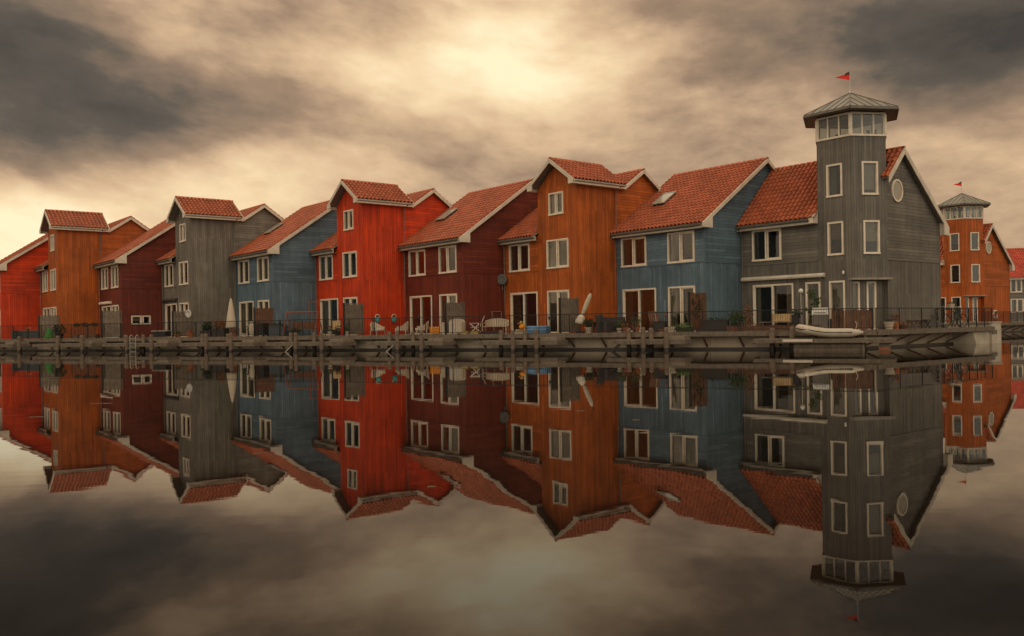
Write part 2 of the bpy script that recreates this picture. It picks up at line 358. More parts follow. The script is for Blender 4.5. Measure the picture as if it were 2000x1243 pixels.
def barge(m, pts, axis, off, th=.045, drop=.25, lift=.05):
    """board following points (run, z) in the plane across `axis` ('x': plane x=off, run=y; 'y': plane y=off, run=x)"""
    for (r0, z0), (r1, z1) in zip(pts, pts[1:]):
        if axis == 'x': P = lambda r, z: (off, r, z)
        else: P = lambda r, z: (r, off, z)
        poly = [P(r0, z0 + lift), P(r1, z1 + lift), P(r1, z1 - drop), P(r0, z0 - drop)]
        m.prism(poly, (th, 0, 0) if axis == 'x' else (0, -th, 0))
def gutter(parent, a, b, mat=None):
    a, b = Vector(a), Vector(b); d = (b - a).normalized(); s = Vector((-d.y, d.x, 0)); m = M(); vs = []
    for p in (a, b):
        for k in range(9):
            t = math.pi * k / 8; vs.append(p + s * math.cos(t) * .07 - Vector((0, 0, math.sin(t) * .08)))
        for k in range(8, -1, -1):
            t = math.pi * k / 8; vs.append(p + s * math.cos(t) * .058 - Vector((0, 0, math.sin(t) * .066)))
    n = 18; m.mesh(vs, [(k, (k + 1) % n, (k + 1) % n + n, k + n) for k in range(n)] + [tuple(range(n)), tuple(range(2 * n - 1, n - 1, -1))])
    return m.build('gutter', mat or GUT, parent)
def downpipe(parent, pts, r=.045):
    m = M(); m.tube(pts, r, 8)
    for z in (1.0, 2.6, 4.2):
        zs = [p[2] for p in pts]
        if min(zs) < z < max(zs): m.lathe((pts[-1][0], pts[-1][1], z), [(.058, 0), (.058, .05)], 8)
    return m.build('downpipe', PIPE, parent, smooth=True)
def rooflight(parent, x, y, zf, tilt):
    w, l = .85, 1.25; f = M(); n = .12
    a = math.atan(SL)
    f.box(0, w, 0, .07, 0, n); f.box(0, w, l - .07, l, 0, n); f.box(0, .07, .07, l - .07, 0, n); f.box(w - .07, w, .07, l - .07, 0, n)
    o = f.build('rooflight', DARK, parent, (x, y, zf + .06)); o.rotation_euler = (a, 0, 0)
    g = M(); g.box(-.03, w + .03, -.03, .05, 0, .05); g.box(-.03, w + .03, l - .05, l + .03, 0, .05); g.box(-.03, .05, .05, l - .05, 0, .05); g.box(w - .05, w + .03, .05, l - .05, 0, .05)
    s = g.build('sash', SOFFIT, o, (0, l * .5, n)); s.location = (0, 0, n + .01)
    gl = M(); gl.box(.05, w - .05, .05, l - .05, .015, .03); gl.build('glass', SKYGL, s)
    s.rotation_euler = (-tilt, 0, 0); 
    if tilt: s.location = (0, l * .5 * (1 - math.cos(tilt)), n + .01 + l * .5 * math.sin(tilt))
    return o
SKYGL = plain('sky_painted_glass', (.34, .30, .24), .10, .15, 2, spec=1.0)  # pale tone is the bright sky's reflection put into the base colour
ZE, YE, YR, ZR, YB, YV = 5.55, -.45, 5.2, 9.40, 6.6, 6.9          # front eave, ridge and rear of the row houses
ZV = ZR - SL * (YV - YR)
und = lambda y: ((ZE + SL * (y - YE)) if y <= YR else (ZR - SL * (y - YR))) - .17
def shell(m, wd, side_h, full_side=True):
    """right gable wall, left wall and rear wall"""
    a = math.pi / 2
    if full_side:
        wall_poly(m, (0, 0), a, [(0, side_h), (YB, side_h), (YB, und(YB)), (YR, und(YR)), (0, und(0))], 1)
    wall_poly(m, (-wd, 0), a, [(0, 0), (YB, 0), (YB, und(YB)), (YR, und(YR)), (0, und(0))], 1)
    wall_poly(m, (0, YB), math.pi, [(0, 0), (wd, 0), (wd, und(YB)), (0, und(YB))], 0)
def common_roof(h, wd, left, split=None):
    m = M(); OV = .25
    U0 = -wd + .02
    if split is None:
        tiled(m, (U0, YE, ZE), (OV - U0, 0, 0), (0, YR - YE, ZR - ZE))
    else:
        tiled(m, (U0, YE, ZE), (split - .02 - U0, 0, 0), (0, YR - YE, ZR - ZE))
        y0 = 3.56; z0 = ZE + SL * (y0 - YE)
        tiled(m, (split - .02, y0, z0), (OV - split + .02, 0, 0), (0, YR - y0, ZR - z0))
    tiled(m, (OV, YV, ZV), (U0 - OV, 0, 0), (0, YR - YV, ZR - ZV))
    rf = m.build('roof', [TILE, SOFFIT], h)
    r = M(); ridge(r, (U0, YR, ZR + .02), (OV, YR, ZR + .02)); r.build('ridge_tiles', RIDGE, rf, smooth=True)
    b = M(); y0 = YE if split is None else 3.56
    barge(b, [(y0, ZE + SL * (y0 - YE)), (YR, ZR), (YV, ZV)], 'x', OV - .0, drop=.21, lift=.015)
    if split is None:
        b.prism([(OV, YE, ZE - .22), (OV, .34, ZE - .22), (OV, .34, ZE + SL * (.34 - YE) - .2), (OV, YE, ZE - .1)], (.047, 0, 0))
        b.prism([(.02, YE, ZE - .10), (.02, YE, ZE - .22), (.02, .0, ZE - .22), (.02, .0, ZE + .1)], (OV - .02, 0, 0))
    b.prism([(OV, YV, ZV - .30), (OV, YV - .45, ZV - .30), (OV, YV - .45, ZV + .1), (OV, YV, ZV - .05)], (.047, 0, 0))
    b.build('bargeboard', BARGE, rf)
    e0, e1 = U0, (OV if split is None else split + .22)
    fa = M(); fa.box(e0, e1, YE + .04, YE + .075, ZE - .25, ZE - .03); fa.box(e0, e1 - .3, YE + .075, -.005, ZE - .25, ZE - .23); fa.build('fascia', FASC, rf)
    gutter(rf, (e0 - .12, YE - .04, ZE - .06), (e1 - .02, YE - .04, ZE - .06))
    rg = M(); rg.box(U0, OV + .1, YV - .02, YV + .02, ZV - .24, ZV - .02); rg.build('rear_fascia', CREAM, rf)
    return rf
WTOP = 5.24; WBOT = 3.66; DTOP = 2.37
def facade_openings(wd):
    k = 1.0
    return [(-5.75, WBOT, 1.86, WTOP - WBOT, 'double'), (-2.44, WBOT, 1.79, WTOP - WBOT, 'double'), (-5.68, .0, 2.45, DTOP, 'door'), (-2.44, .0, 1.79, DTOP, 'door2')]
def house(label, cname, loc, wd, kind, extras=()):
    mats = CL[cname]; h = thing('row_house', label, 'house', (loc[0], loc[1], DECK), ROT, 'houses of the stepped waterside row')
    sc = wd / 6.29
    ops = [(x * (sc if x < -3.5 else 1), z, wi, hi, k) for x, z, wi, hi, k in facade_openings(wd)]
    rects = lambda off: [(x + off, z, x + off + wi, z + hi) for x, z, wi, hi, k in ops]
    m = M(); H2 = 5.6
    if kind == 'A':
        wall_rect(m, (-wd, 0), 0, wd, 0, 3.6, rects(wd), 0); wall_rect(m, (-wd, 0), 0, wd, 3.6, H2, rects(wd), 1)
        sh = [(.68, .98, 1.36, 1.56), (1.45, .98, 2.0, 1.56)] if 'sidewin' in extras else []
        wall_rect(m, (0, 0), math.pi / 2, YB, 0, 3.6, sh, 0); shell(m, wd, 3.6)
        for a, b, c, d in sh: window(h, (0, 0), math.pi / 2, a, b, c - a, d - b, 'single')
    else:
        T = -3.2; te = 8.2; ty = 3.6
        wall_rect(m, (-wd, 0), 0, wd + T, 0, 3.6, rects(wd), 0); wall_rect(m, (-wd, 0), 0, wd + T + .0, 3.6, H2, rects(wd), 1)
        top = (-2.22, 6.66, 1.2, 1.22, 'double'); ops2 = ops + [top]
        wall_rect(m, (T, 0), 0, -T, 0, te, [(x - T, z, x - T + wi, z + hi) for x, z, wi, hi, k in ops2], 0, u0=wd + T)
        wall_poly(m, (T, 0), 0, [(0, te), (-T, te), (-T, te + .02), (-T / 2, 9.5), (0, te + .02)], 0)
        wall_poly(m, (0, 0), math.pi / 2, [(0, 0), (YB, 0), (YB, 3.6), (ty - .6, 3.6), (ty - .6, te + .05), (0, te + .05)], 0)
        wall_poly(m, (0, 0), math.pi / 2, [(ty - .6, 3.6), (YB, 3.6), (YB, und(YB)), (YR, und(YR)), (ty, und(ty)), (ty - .6, te + .05)], 1)
        wall_poly(m, (T, ty), -math.pi / 2, [(0, 5.2), (ty, 5.2), (ty, te + .05), (0, te + .05)], 0)
        wall_poly(m, (0, ty), math.pi, [(0, 8.0), (-T, 8.0), (-T, te), (-T / 2, 9.5), (0, te)], 0)
        shell(m, wd, 3.6, False); ops = ops2
    m.build('wall', list(mats[:2]), h)
    cb = M()
    top = 5.35 if kind == 'A' else 8.1
    cb.box(-.075, .012, -.014, .0, 0, top); cb.box(.0, .013, -.0, .075, 0, top)
    if kind == 'A': cb.box(-wd, -.0, -.03, -.002, 3.565, 3.625); cb.box(.002, .03, 0, YB, 3.565, 3.625)
    else: cb.box(-wd, -3.2, -.03, -.002, 3.565, 3.625)
    cb.build('corner_board', mats[2], h)
    for x, z, wi, hi, k in ops:
        window(h, (0, 0), 0, x, z, wi, hi, 'door' if k == 'door' else 'double', 'sliding_door' if z < .5 else 'window')
    rf = common_roof(h, wd, -wd, None if kind == 'A' else -3.2)
    if kind == 'B':
        m = M(); ze, zt, xc, hw = 8.36, 9.72, -1.55, 1.95; y0, y1 = -.5, 3.55
        tiled(m, (xc - hw, y1, ze), (0, y0 - y1, 0), (hw, 0, zt - ze)); tiled(m, (xc + hw, y0, ze), (0, y1 - y0, 0), (-hw, 0, zt - ze))
        tr = m.build('tower_roof', [TILE, SOFFIT], h)
        r = M(); ridge(r, (xc, y0, zt + .02), (xc, y1, zt + .02)); r.build('ridge_tiles', RIDGE, tr, smooth=True)
        b = M(); barge(b, [(xc - hw, ze), (xc, zt)], 'y', y0, drop=.22, lift=.01); barge(b, [(xc, zt), (xc + hw, ze)], 'y', y0 - .002, drop=.22, lift=.01)
        for sx in (-1, 1):
            x0 = xc + sx * hw; b.prism([(x0, y0, ze - .06), (x0 - sx * .42, y0, ze + .2), (x0 - sx * .42, y0, ze - .24), (x0, y0, ze - .24)], (0, -.048, 0))
        b.build('bargeboard', BARGE, tr)
        b = M(); barge(b, [(xc + hw, ze), (xc, zt)], 'y', y1 + .05, drop=.2, lift=.01); b.build('bargeboard', BARGE, tr)
        fa = M(); fa.box(xc + hw - .05, xc + hw - .015, y0, y1, ze - .24, ze - .02); fa.box(.005, xc + hw - .05, y0, y1, ze - .24, ze - .215); fa.box(xc - hw + .015, xc - hw + .05, y0, y1, ze - .24, ze - .02); fa.build('fascia', CREAM, tr)
        gutter(tr, (xc + hw + .04, y0 + .02, ze - .05), (xc + hw + .04, y1 - .1, ze - .05), FASC)
        downpipe(h, [(xc + hw + .04, 3.1, ze - .12), (.10, 3.0, ze - .42), (.10, 3.0, 5.2)])
    downpipe(h, [(-wd + .16, YE - .04, ZE - .14), (-wd + .12, -.08, ZE - .42), (-wd + .12, -.08, .0)])
    return h
CORN = [(9.942, 45.342), (3.594, 48.299), (-2.80, 51.40), (-9.19, 54.46), (-15.50, 57.42), (-21.87, 60.38), (-28.03, 63.38), (-33.89, 65.99), (-39.74, 68.80)]
WID = [6.42, 6.42, 6.38, 6.26, 6.30, 6.19, 5.72, 5.85, 6.2]
DESC = ['the blue house beside the grey tower house', 'the nearest orange gabled house', 'the nearest maroon house', 'the bright red gabled house', 'the blue house left of the red one',
        'the grey gabled house', 'the farther maroon house', 'the far orange gabled house', 'the red house at the left edge']
LAB = ['blue timber house with long red roof and open rooflight, beside grey tower house', 'orange timber house with tall front gable, the nearest orange one to the camera',
       'dark maroon timber house between the bright red and the large orange house', 'bright red timber house with tall front gable and two teal wall pots',
       'smaller blue timber house directly left of the bright red gabled house', 'grey timber house with tall front gable, between maroon and blue houses',
       'small maroon timber house with two little square windows in its side wall', 'farthest orange timber house with tall front gable, near the left edge', 'red timber house cut off by the left edge of the view']
KIND = ['A', 'B', 'A', 'B', 'A', 'B', 'A', 'B', 'A']; CN = ['blue', 'orange', 'maroon', 'red', 'blue', 'grey', 'maroon', 'orange', 'red']
HS = []
for k in range(9):
    rnd.seed(40 + k)
    HS.append(house(LAB[k], CN[k], CORN[k], WID[k], KIND[k], ('sidewin',) if k == 6 else ()))
rfz = lambda y: ZE + SL * (y - YE)
rooflight(HS[0], -5.0, 1.75, rfz(1.75), 0); rooflight(HS[2], -5.35, 1.85, rfz(1.85), 0); rooflight(HS[4], -5.2, 1.75, rfz(1.75), 0)
def awning(h, x0, x1, z, mat):
    m = M(); m.prism([(x0, -.012, z), (x0, -.20, z + .02), (x0, -.22, z + .10), (x0, -.14, z + .20), (x0, -.012, z + .22)], (x1 - x0, 0, 0)); m.build('awning_case', mat, h)
awning(HS[6], -5.4, -2.5, 2.5, CREAM); awning(HS[5], -6.0, -2.9, 2.55, DGREY)
# ------------------------------------------------------------------ tower houses
def tower_house(label, cname, loc):
    mats = CL[cname]; h = thing('tower_house', label, 'house', (loc[0], loc[1], DECK), ROT, 'tower houses')
    SLT, SLR = 1.02, .81; ye, yr, zr, yb, yv = -.42, 2.85, 8.86, 6.9, 7.35; ze = zr - SLT * (yr - ye); zv = zr - SLR * (yv - yr)
    unt = lambda y: zr - (SLT if y < yr else SLR) * abs(y - yr) - .2
    a = 1.82; A0 = (4.6, 0); A1 = (6.42, 0); A2 = (7.33, 1.576); A3 = (6.42, 3.152); A4 = (4.6, 3.152); A5 = (3.69, 1.576); HXS = [A0, A1, A2, A3, A4, A5]
    ops = [(.75, WBOT, 1.74, WTOP - WBOT, 'double'), (.76, 0, 2.4, DTOP, 'door'), (3.9, 0, .78, DTOP, 'single')]
    tw = [(5.14, 6.5, .8, 1.55, 'single'), (5.16, WBOT, .8, 1.58, 'single'), (5.2, .0, .8, DTOP, 'single')]
    m = M(); rc = [(x, z, x + wi, z + hi) for x, z, wi, hi, k in ops + tw]
    wall_rect(m, (0, 0), 0, 4.6, 0, 3.45, rc, 0); wall_rect(m, (0, 0), 0, 4.6, 3.45, 5.5, rc, 1)
    Z1 = 9.30
    wall_rect(m, A0, 0, a, 0, Z1, [(x - 4.6, z, x2 - 4.6, z2) for x, z, x2, z2 in rc], 0, u0=4.6)
    an = R(60); rw = [(.56, 6.5, .8, 1.56, 'single'), (.6, WBOT, .8, 1.57, 'single')]
    wall_rect(m, A1, an, a, 2.42, Z1, [(x, z, x + wi, z + hi) for x, z, wi, hi, k in rw], 0, u0=6.42)
    for i in (2, 3, 4, 5):
        p = HXS[i]; wall_rect(m, p, R(60 * i), a, 4.0 if i != 2 else 2.42, Z1, [], 0)
    # recessed entrance under the tower
    nin = Vector((-math.sin(an), math.cos(an), 0)); rd = Vector((math.cos(an), math.sin(an), 0)); B1 = Vector((*A1, 0)) + nin * .35
    dr = [(.02, 0, .5, 2.3, 'single'), (.92, 0, .46, 2.3, 'single')]
    wall_rect(m, B1, an, a, 0, 2.42, [(x, z, x + wi, z + hi) for x, z, wi, hi, k in dr], 0)
    B2 = B1 + rd * a
    m.face([A1 + (0,), tuple(B1), (B1.x, B1.y, 2.42), A1 + (2.42,)], 0); m.face([tuple(B2), A2 + (0,), A2 + (2.42,), (B2.x, B2.y, 2.42)], 0)
    m.face([A1 + (2.42,), A2 + (2.42,), (B2.x, B2.y, 2.42), (B1.x, B1.y, 2.42)], 0)
    # right gable wall
    x0 = 7.33; y0 = 1.576
    wall_poly(m, (x0, 0), math.pi / 2, [(y0, 0), (yb, 0), (yb, 3.37), (y0, 3.37)], 0)
    wall_poly(m, (x0, 0), math.pi / 2, [(y0, 3.37), (yb, 3.37), (yb, unt(yb)), (yr, unt(yr)), (y0, unt(y0))], 1)
    wall_poly(m, (0, 0), math.pi / 2, [(0, 0), (yb, 0), (yb, unt(yb)), (yr, unt(yr)), (0, unt(0))], 1)
    wall_poly(m, (x0, yb), math.pi, [(0, 0), (x0, 0), (x0, unt(yb)), (0, unt(yb))], 0)
    m.build('wall', list(mats[:2]), h)
    cb = M(); cb.box(0, 4.58, -.03, -.002, 3.42, 3.48); cb.box(x0 + .002, x0 + .03, y0 + .02, yb, 3.34, 3.40); cb.box(x0, x0 + .013, yb - .08, yb, 0, unt(yb)); cb.build('corner_board', mats[2], h)
    for x, z, wi, hi, k in ops + tw: window(h, (0, 0), 0, x, z, wi, hi, k, 'sliding_door' if k == 'door' else 'window', 2 if z > 6 else None)
    for x, z, wi, hi, k in rw: window(h, A1, an, x, z, wi, hi, k, 'window', 0)
    for x, z, wi, hi, k in dr: window(h, B1, an, x, z, wi, hi, k, 'entrance_door')
    cn = M(); c0 = Vector((*A1, 2.40)) - rd * .12 - nin * .1; cn.hexa([c0, c0 + rd * 2.15, c0 + rd * 2.15 + nin * .45, c0 + nin * .45] + [p + Vector((0, 0, .09)) for p in (c0, c0 + rd * 2.15, c0 + rd * 2.15 + nin * .45, c0 + nin * .45)]); cn.build('canopy', SOFFIT, h)
    # round window
    ow = M(); N = 28; cy, cz, ra = 2.55, 6.76, .56; vs = []
    for r_, xx in ((ra, 0.0), (ra, .06), (ra - .09, .06), (ra - .09, .0)):
        for i in range(N):
            t = 2 * math.pi * i / N; vs.append((x0 + xx, cy + r_ * math.cos(t) * .93, cz + r_ * math.sin(t)))
    ow.mesh(vs, [(j * N + i, j * N + (i + 1) % N, (j + 1) % 4 * N + (i + 1) % N, (j + 1) % 4 * N + i) for j in range(3) for i in range(N)])
    o = ow.build('round_window', CREAM, h)
    g = M(); pts = [(x0 + .012, cy + (ra - .08) * math.cos(2 * math.pi * i / N) * .93, cz + (ra - .08) * math.sin(2 * math.pi * i / N)) for i in range(N)]
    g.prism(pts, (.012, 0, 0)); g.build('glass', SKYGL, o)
    # roof
    m = M(); OV = .25
    tiled(m, (.02, ye, ze), (4.6 - .0, 0, 0), (0, yr - ye, zr - ze)); yy = 2.1; zy = zr - SLT * (yr - yy)
    tiled(m, (4.62, yy, zy), (x0 + OV - 4.62, 0, 0), (0, yr - yy, zr - zy))
    y2 = 1.32; z2 = zr - SLT * (yr - y2); tiled(m, (7.2, y2, z2), (x0 + OV - 7.2, 0, 0), (0, yy - y2, zy - z2), tw=.19)
    tiled(m, (x0 + OV, yv, zv), (-x0 - OV + .02, 0, 0), (0, yr - yv, zr - zv))
    rf = m.build('roof', [TILE, SOFFIT], h)
    r = M(); ridge(r, (.02, yr, zr + .02), (x0 + OV, yr, zr + .02)); r.build('ridge_tiles', RIDGE, rf, smooth=True)
    b = M(); barge(b, [(1.34, zr - SLT * (yr - 1.34)), (yr, zr), (yv, zv)], 'x', x0 + OV, drop=.3, lift=.015)
    b.prism([(x0 + OV, yv, zv - .1), (x0 + OV, yv, zv - .42), (x0 + OV, yv - .55, zv - .42), (x0 + OV, yv - .55, zv + .3)], (.047, 0, 0))
    b.prism([(x0 + .01, yv, zv - .1), (x0 + .01, yv, zv - .42), (x0 + .01, yv - .45, zv - .42), (x0 + .01, yv - .45, zv + .2)], (OV - .01, 0, 0))
    b.build('bargeboard', BARGE, rf); b = M()
    b.prism([(4.35, ye, ze - .25), (4.35, .1, ze - .25), (4.35, .1, ze + .42), (4.35, ye, ze + .1)], (.25, 0, 0)); b.build('eave_box', BARGE, rf)
    fa = M(); fa.box(.02, 4.35, ye + .04, ye + .075, ze - .27, ze - .03); fa.box(.02, 4.35, ye + .075, -.005, ze - .27, ze - .25); fa.build('fascia', FASC, rf)
    gutter(rf, (-.12, ye - .04, ze - .06), (4.4, ye - .04, ze - .06)); downpipe(h, [(.16, ye - .04, ze - .14), (.13, -.08, ze - .45), (.13, -.08, 0)])
    # lantern
    cx, cyy = 5.51, 1.576; Z2 = 10.45; ln = M(); gl = M()
    hx = lambda r, z: [(cx + r * math.cos(R(-120 + 60 * i)), cyy + r * math.sin(R(-120 + 60 * i)), z) for i in range(6)]
    lo, hi = hx(a + .05, Z1), hx(a + .05, Z1 + .09); li = hx(a - .12, Z1); lih = hx(a - .12, Z1 + .09)
    for i in range(6):
        j = (i + 1) % 6; ln.hexa([lo[i], lo[j], li[j], li[i], hi[i], hi[j], lih[j], lih[i]])
        lo2, hi2, li2, lih2 = hx(a + .01, Z2 - .1), hx(a + .01, Z2), hx(a - .1, Z2 - .1), hx(a - .1, Z2)
        ln.hexa([lo2[i], lo2[j], li2[j], li2[i], hi2[i], hi2[j], lih2[j], lih2[i]])
        p, q = Vector(hx(a - .04, Z1)[i]), Vector(hx(a - .04, Z1)[j]); e = (q - p) / 3
        ln.lathe((p.x, p.y, Z1 + .09), [(.10, 0), (.10, Z2 - .1 - Z1 - .09)], 6)
        for k in (1, 2):
            pt = p + e * k; ln.bar((pt.x, pt.y, Z1 + .09), (pt.x, pt.y, Z2 - .1), .065, .07)
        nn = (Vector((cx, cyy, 0)) - Vector(((p.x + q.x) / 2, (p.y + q.y) / 2, 0))).normalized() * .03
        z0, z1 = Vector((0, 0, .09)), Vector((0, 0, Z2 - .1 - Z1)); gl.hexa([p + z0, q + z0, q + nn * .3 + z0, p + nn * .3 + z0, p + z1, q + z1, q + nn * .3 + z1, p + nn * .3 + z1])
    l = ln.build('lantern', CREAM, h); gl.build('glass', GLASS, l)
    fl = M(); fl.mesh(hx(a - .1, Z1 + .02) + hx(a - .1, Z1 - .1), [tuple(range(6))] + [(i, (i + 1) % 6, (i + 1) % 6 + 6, i + 6) for i in range(6)])
    rg = random.Random(3)
    for i in range(7):
        t = rg.uniform(0, 6.28); rr = rg.uniform(.6, 1.35); fl.lathe((cx + rr * math.cos(t), cyy + rr * math.sin(t), Z1 + .02), [(.1, 0), (.13, .15), (.06, .3), (.1, .4)], 7)
    fl.build('lantern_floor', DGREY, l)
    # roof of the lantern: six sheets with standing seams
    rm = M(); ap = (cx, cyy, 11.78); ez = 10.62; ra = a + .62; ring = hx(ra, ez); rin = hx(a - .1, ez - .1); rl = hx(ra, ez - .13)
    for i in range(6):
        j = (i + 1) % 6; rm.face([ring[i], ring[j], ap]); rm.face([ring[j], ring[i], rl[i], rl[j]], 1); rm.face([rl[j], rl[i], rin[i], rin[j]], 2)
        A, B, C = Vector(ring[i]), Vector(ring[j]), Vector(ap)
        rm.bar(A, C, .06, .05, 1)
        mid = (A + B) / 2; up = (C - mid)
        for k in (1, 2, 3, 4, 5):
            t = k / 6; s0 = A + (B - A) * t; tt = 2 * min(t, 1 - t) * .98
            rm.bar(s0, s0 + up * tt, .03, .045, 1)
    tr = rm.build('lantern_roof', [METROOF, SEAM, SOFFIT], h)
    gm = M()
    for i in range(6): gm.bar(Vector(hx(ra + .02, ez - .09)[i]), Vector(hx(ra + .02, ez - .09)[(i + 1) % 6]), .09, .1)
    gm.build('gutter', GUT, tr)
    fp = M(); fp.lathe((cx, cyy, 11.70), [(.07, 0), (.045, .12), (.018, .2), (.014, 1.12)], 8); po = fp.build('flagpole', STEEL, tr)
    # pennant: a red pointed cloth, its hoist corner in black
    fg = M(); T = 12; bl = []
    ux, uy = -.55, -.45
    for i in range(T + 1):
        t = i / T; wv = .05 * math.sin(t * 6) * t; hgt = .44 * (1 - t) * (1 - .12 * t); cz = 12.62 - .02 * t
        bl.append((Vector((cx + ux * t - uy * wv, cyy + uy * t + ux * wv, cz + hgt * (.5 if t < .3 else .32))), Vector((cx + ux * t - uy * wv, cyy + uy * t + ux * wv, cz - hgt * .5))))
    for p, q in zip(bl, bl[1:]):
        i = bl.index(p); f_ = Vector((.008, -.01, 0))
        if i < 4:
            mp, mq = p[0] * .55 + p[1] * .45, q[0] * .72 + q[1] * .28
            fg.prism([p[0], q[0], mq, mp], f_, 1); fg.prism([mp, mq, q[1], p[1]], f_, 0)
        else: fg.prism([p[0], q[0], q[1], p[1]], f_, 0)
    fg.build('flag', [REDCLOTH, DARK], po)
    return h
rnd.seed(5)
TH = tower_house('dark grey timber house with six sided lookout tower at the quay corner', 'slate', (12.32, 47.252))
awning(TH, .1, 4.98, 2.60, FASC)
wl = M(); wl.lathe((5.99, -.09, 2.72), [(.02, -.05), (.06, 0), (.06, .1), (.02, .14)], 8); wl.build('wall_lamp', BULB, TH)
rnd.seed(6)
tower_house('orange timber house with six sided lookout tower, far off at the right edge', 'orange', (36.20, 83.20))
# ------------------------------------------------------------------ water, quay and boardwalk
UD = Vector((.90423, -.42705, 0)); ND = Vector((-.42705, -.90423, 0)); E0 = Vector((9.2162, 43.8045, 0)); UROT = math.atan2(UD.y, UD.x)
def at(u, o, z=DECK): v = E0 + UD * u - ND * o; return Vector((v.x, v.y, z))
K = at(8.23, 0, 0)
def sd_at(t, o, z=DECK): v = K + EB * t - EF * o; return Vector((v.x, v.y, z))
SROT = math.atan2(EB.y, EB.x)
def watermat():
    m, t, b = base('still_water', .015, .5); b.inputs['Base Color'].default_value = (.007, .005, .0035, 1); b.inputs['IOR'].default_value = 1.28
    o = t.sep(t.new('ShaderNodeTexCoord').outputs['Object'])
    v = t.comb(t.m('MULTIPLY', o[0], .35), t.m('MULTIPLY', o[1], 1.0), 0)
    n1 = t.noise(v, .55, 3, .5); n2 = t.noise(v, 4.0, 3, .5)
    bn = t.new('ShaderNodeBump'); bn.inputs['Strength'].default_value = .07; bn.inputs['Distance'].default_value = .03
    t.put(bn.inputs['Height'], t.m('ADD', n1, t.m('MULTIPLY', n2, .10))); t.put(b.inputs['Normal'], bn.outputs[0])
    return m
m = M(); m.face([(-3500, -300, 0), (3500, -300, 0), (3500, 6000, 0), (-3500, 6000, 0)])
tag(m.build('water', watermat()), 'still dark harbour water mirroring the row of houses and the cloudy sky', 'water', kind='structure')
GR = plain('paving', (.15, .125, .10), .9, .25, 2)
far = Vector((23.88, 35.95, 0))
def ground(name, label, off, tl, tr, back):
    m = M(); a = at(tl, .75, .80) + off; b = at(7.7, .75, .80) + off; c = sd_at(tr, 1.25, .80) + off; d = c - EF * 34; e = a - ND * back
    m.face([a, b, c, d, Vector((e.x, e.y, .80))]); return tag(m.build(name, GR), label, 'ground', kind='structure')
ground('ground', 'low paved ground the waterside houses stand on', Vector((0, 0, 0)), -72, 13.5, 14)
ground('ground', 'low paved ground of the opposite quay at right', far, -16, 60, 14)
def walk(label, off, tl, tr, nst):
    """timber deck on brackets over the quay wall: front run and side run"""
    h = thing('boardwalk', label, 'boardwalk'); h['kind'] = 'structure'
    O = Vector((0, 0, 0)) + off; z = DECK
    def strip(m, a, b, inw, wdt, z1, mi=0):
        n = max(1, int((b - a).length / 3.6)); d = (b - a) / n
        for i in range(n):
            p, q = a + d * i + d.normalized() * .004, a + d * (i + 1) - d.normalized() * .004
            m.hexa([Vector((v.x, v.y, z1 - .045)) for v in (p, q, q + inw * wdt, p + inw * wdt)] + [Vector((v.x, v.y, z1)) for v in (p, q, q + inw * wdt, p + inw * wdt)], mi)
    dk = M(); nb = 26
    for i in range(nb):
        o = .03 + i * .148
        strip(dk, at(tl, o, 0) + O, at(8.1 - o * .7, o, 0) + O, -ND, .14, z)
    for i in range(17):
        o = .03 + i * .148; strip(dk, sd_at(.1 + o * .9, o, 0) + O, sd_at(tr, o, 0) + O, -EF, .14, z + .002)
    dk.build('decking', WOOD, h)
    fb = M()
    for p, q, inw in ((at(tl, 0, 0) + O, at(8.23, 0, 0) + O, ND), (sd_at(0, 0, 0) + O, sd_at(tr, 0, 0) + O, EF)):
        n = max(1, int((q - p).length / 4.2)); d = (q - p) / n
        for i in range(n):
            a, b = p + d * i + d.normalized() * .006, p + d * (i + 1) - d.normalized() * .006
            fb.hexa([Vector((v.x, v.y, z - .23)) for v in (a, b, b + inw * .05, a + inw * .05)] + [Vector((v.x, v.y, z + .01)) for v in (a, b, b + inw * .05, a + inw * .05)])
    fb.build('edge_beam', WOOD, h)
    u = tl + .8
    while u < 7.6:
        s = M(); s.bar(at(u, .12, z - .26) + O, at(u + .12, .58, .16) + O, .075, .09); s.bar(at(u, .0, z - .14) + O, at(u, .7, z - .14) + O, .08, .16); s.build('bracket', WOODB, h); u += 1.78
    t = 1.2
    while t < tr - 1:
        s = M(); s.bar(sd_at(t, .12, z - .26) + O, sd_at(t - .45, 1.06, .14) + O, .08, .09); s.bar(sd_at(t, .02, z - .14) + O, sd_at(t, 1.2, z - .14) + O, .08, .16); s.build('bracket', WOODB, h); t += 2.05
    return h
walk('weathered timber boardwalk carried on brackets along the row of houses', Vector((0, 0, 0)), -70, 12.2, 30)
walk('timber boardwalk of the far quay at the right edge', far, -15, 55, 30)
def qwall(label, off, tl, tr):
    m = M(); z1 = .70; pts = [at(tl, .62, 0) + off, at(7.75, .62, 0) + off, sd_at(.4, 1.12, 0) + off, sd_at(tr, 1.12, 0) + off]
    for a, b in zip(pts, pts[1:]):
        d = (b - a); n = max(1, int(d.length / 2.4)); e = d / n; nn = Vector((d.y, -d.x, 0)).normalized()
        for i in range(n):
            p, q = a + e * i + e * .004, a + e * (i + .996)
            m.hexa([Vector((v.x, v.y, -.6)) for v in (p, q, q - nn * .2, p - nn * .2)] + [Vector((v.x, v.y, z1)) for v in (p, q, q - nn * .2, p - nn * .2)], 0)
        p, q = a + nn * .004, b + nn * .004
        m.hexa([Vector((v.x, v.y, -.3)) for v in (p, q, q + nn * .05, p + nn * .05)] + [Vector((v.x, v.y, .11)) for v in (p, q, q + nn * .05, p + nn * .05)], 1)
    return tag(m.build('quay_wall', [SHEET, WET]), label, 'quay wall')
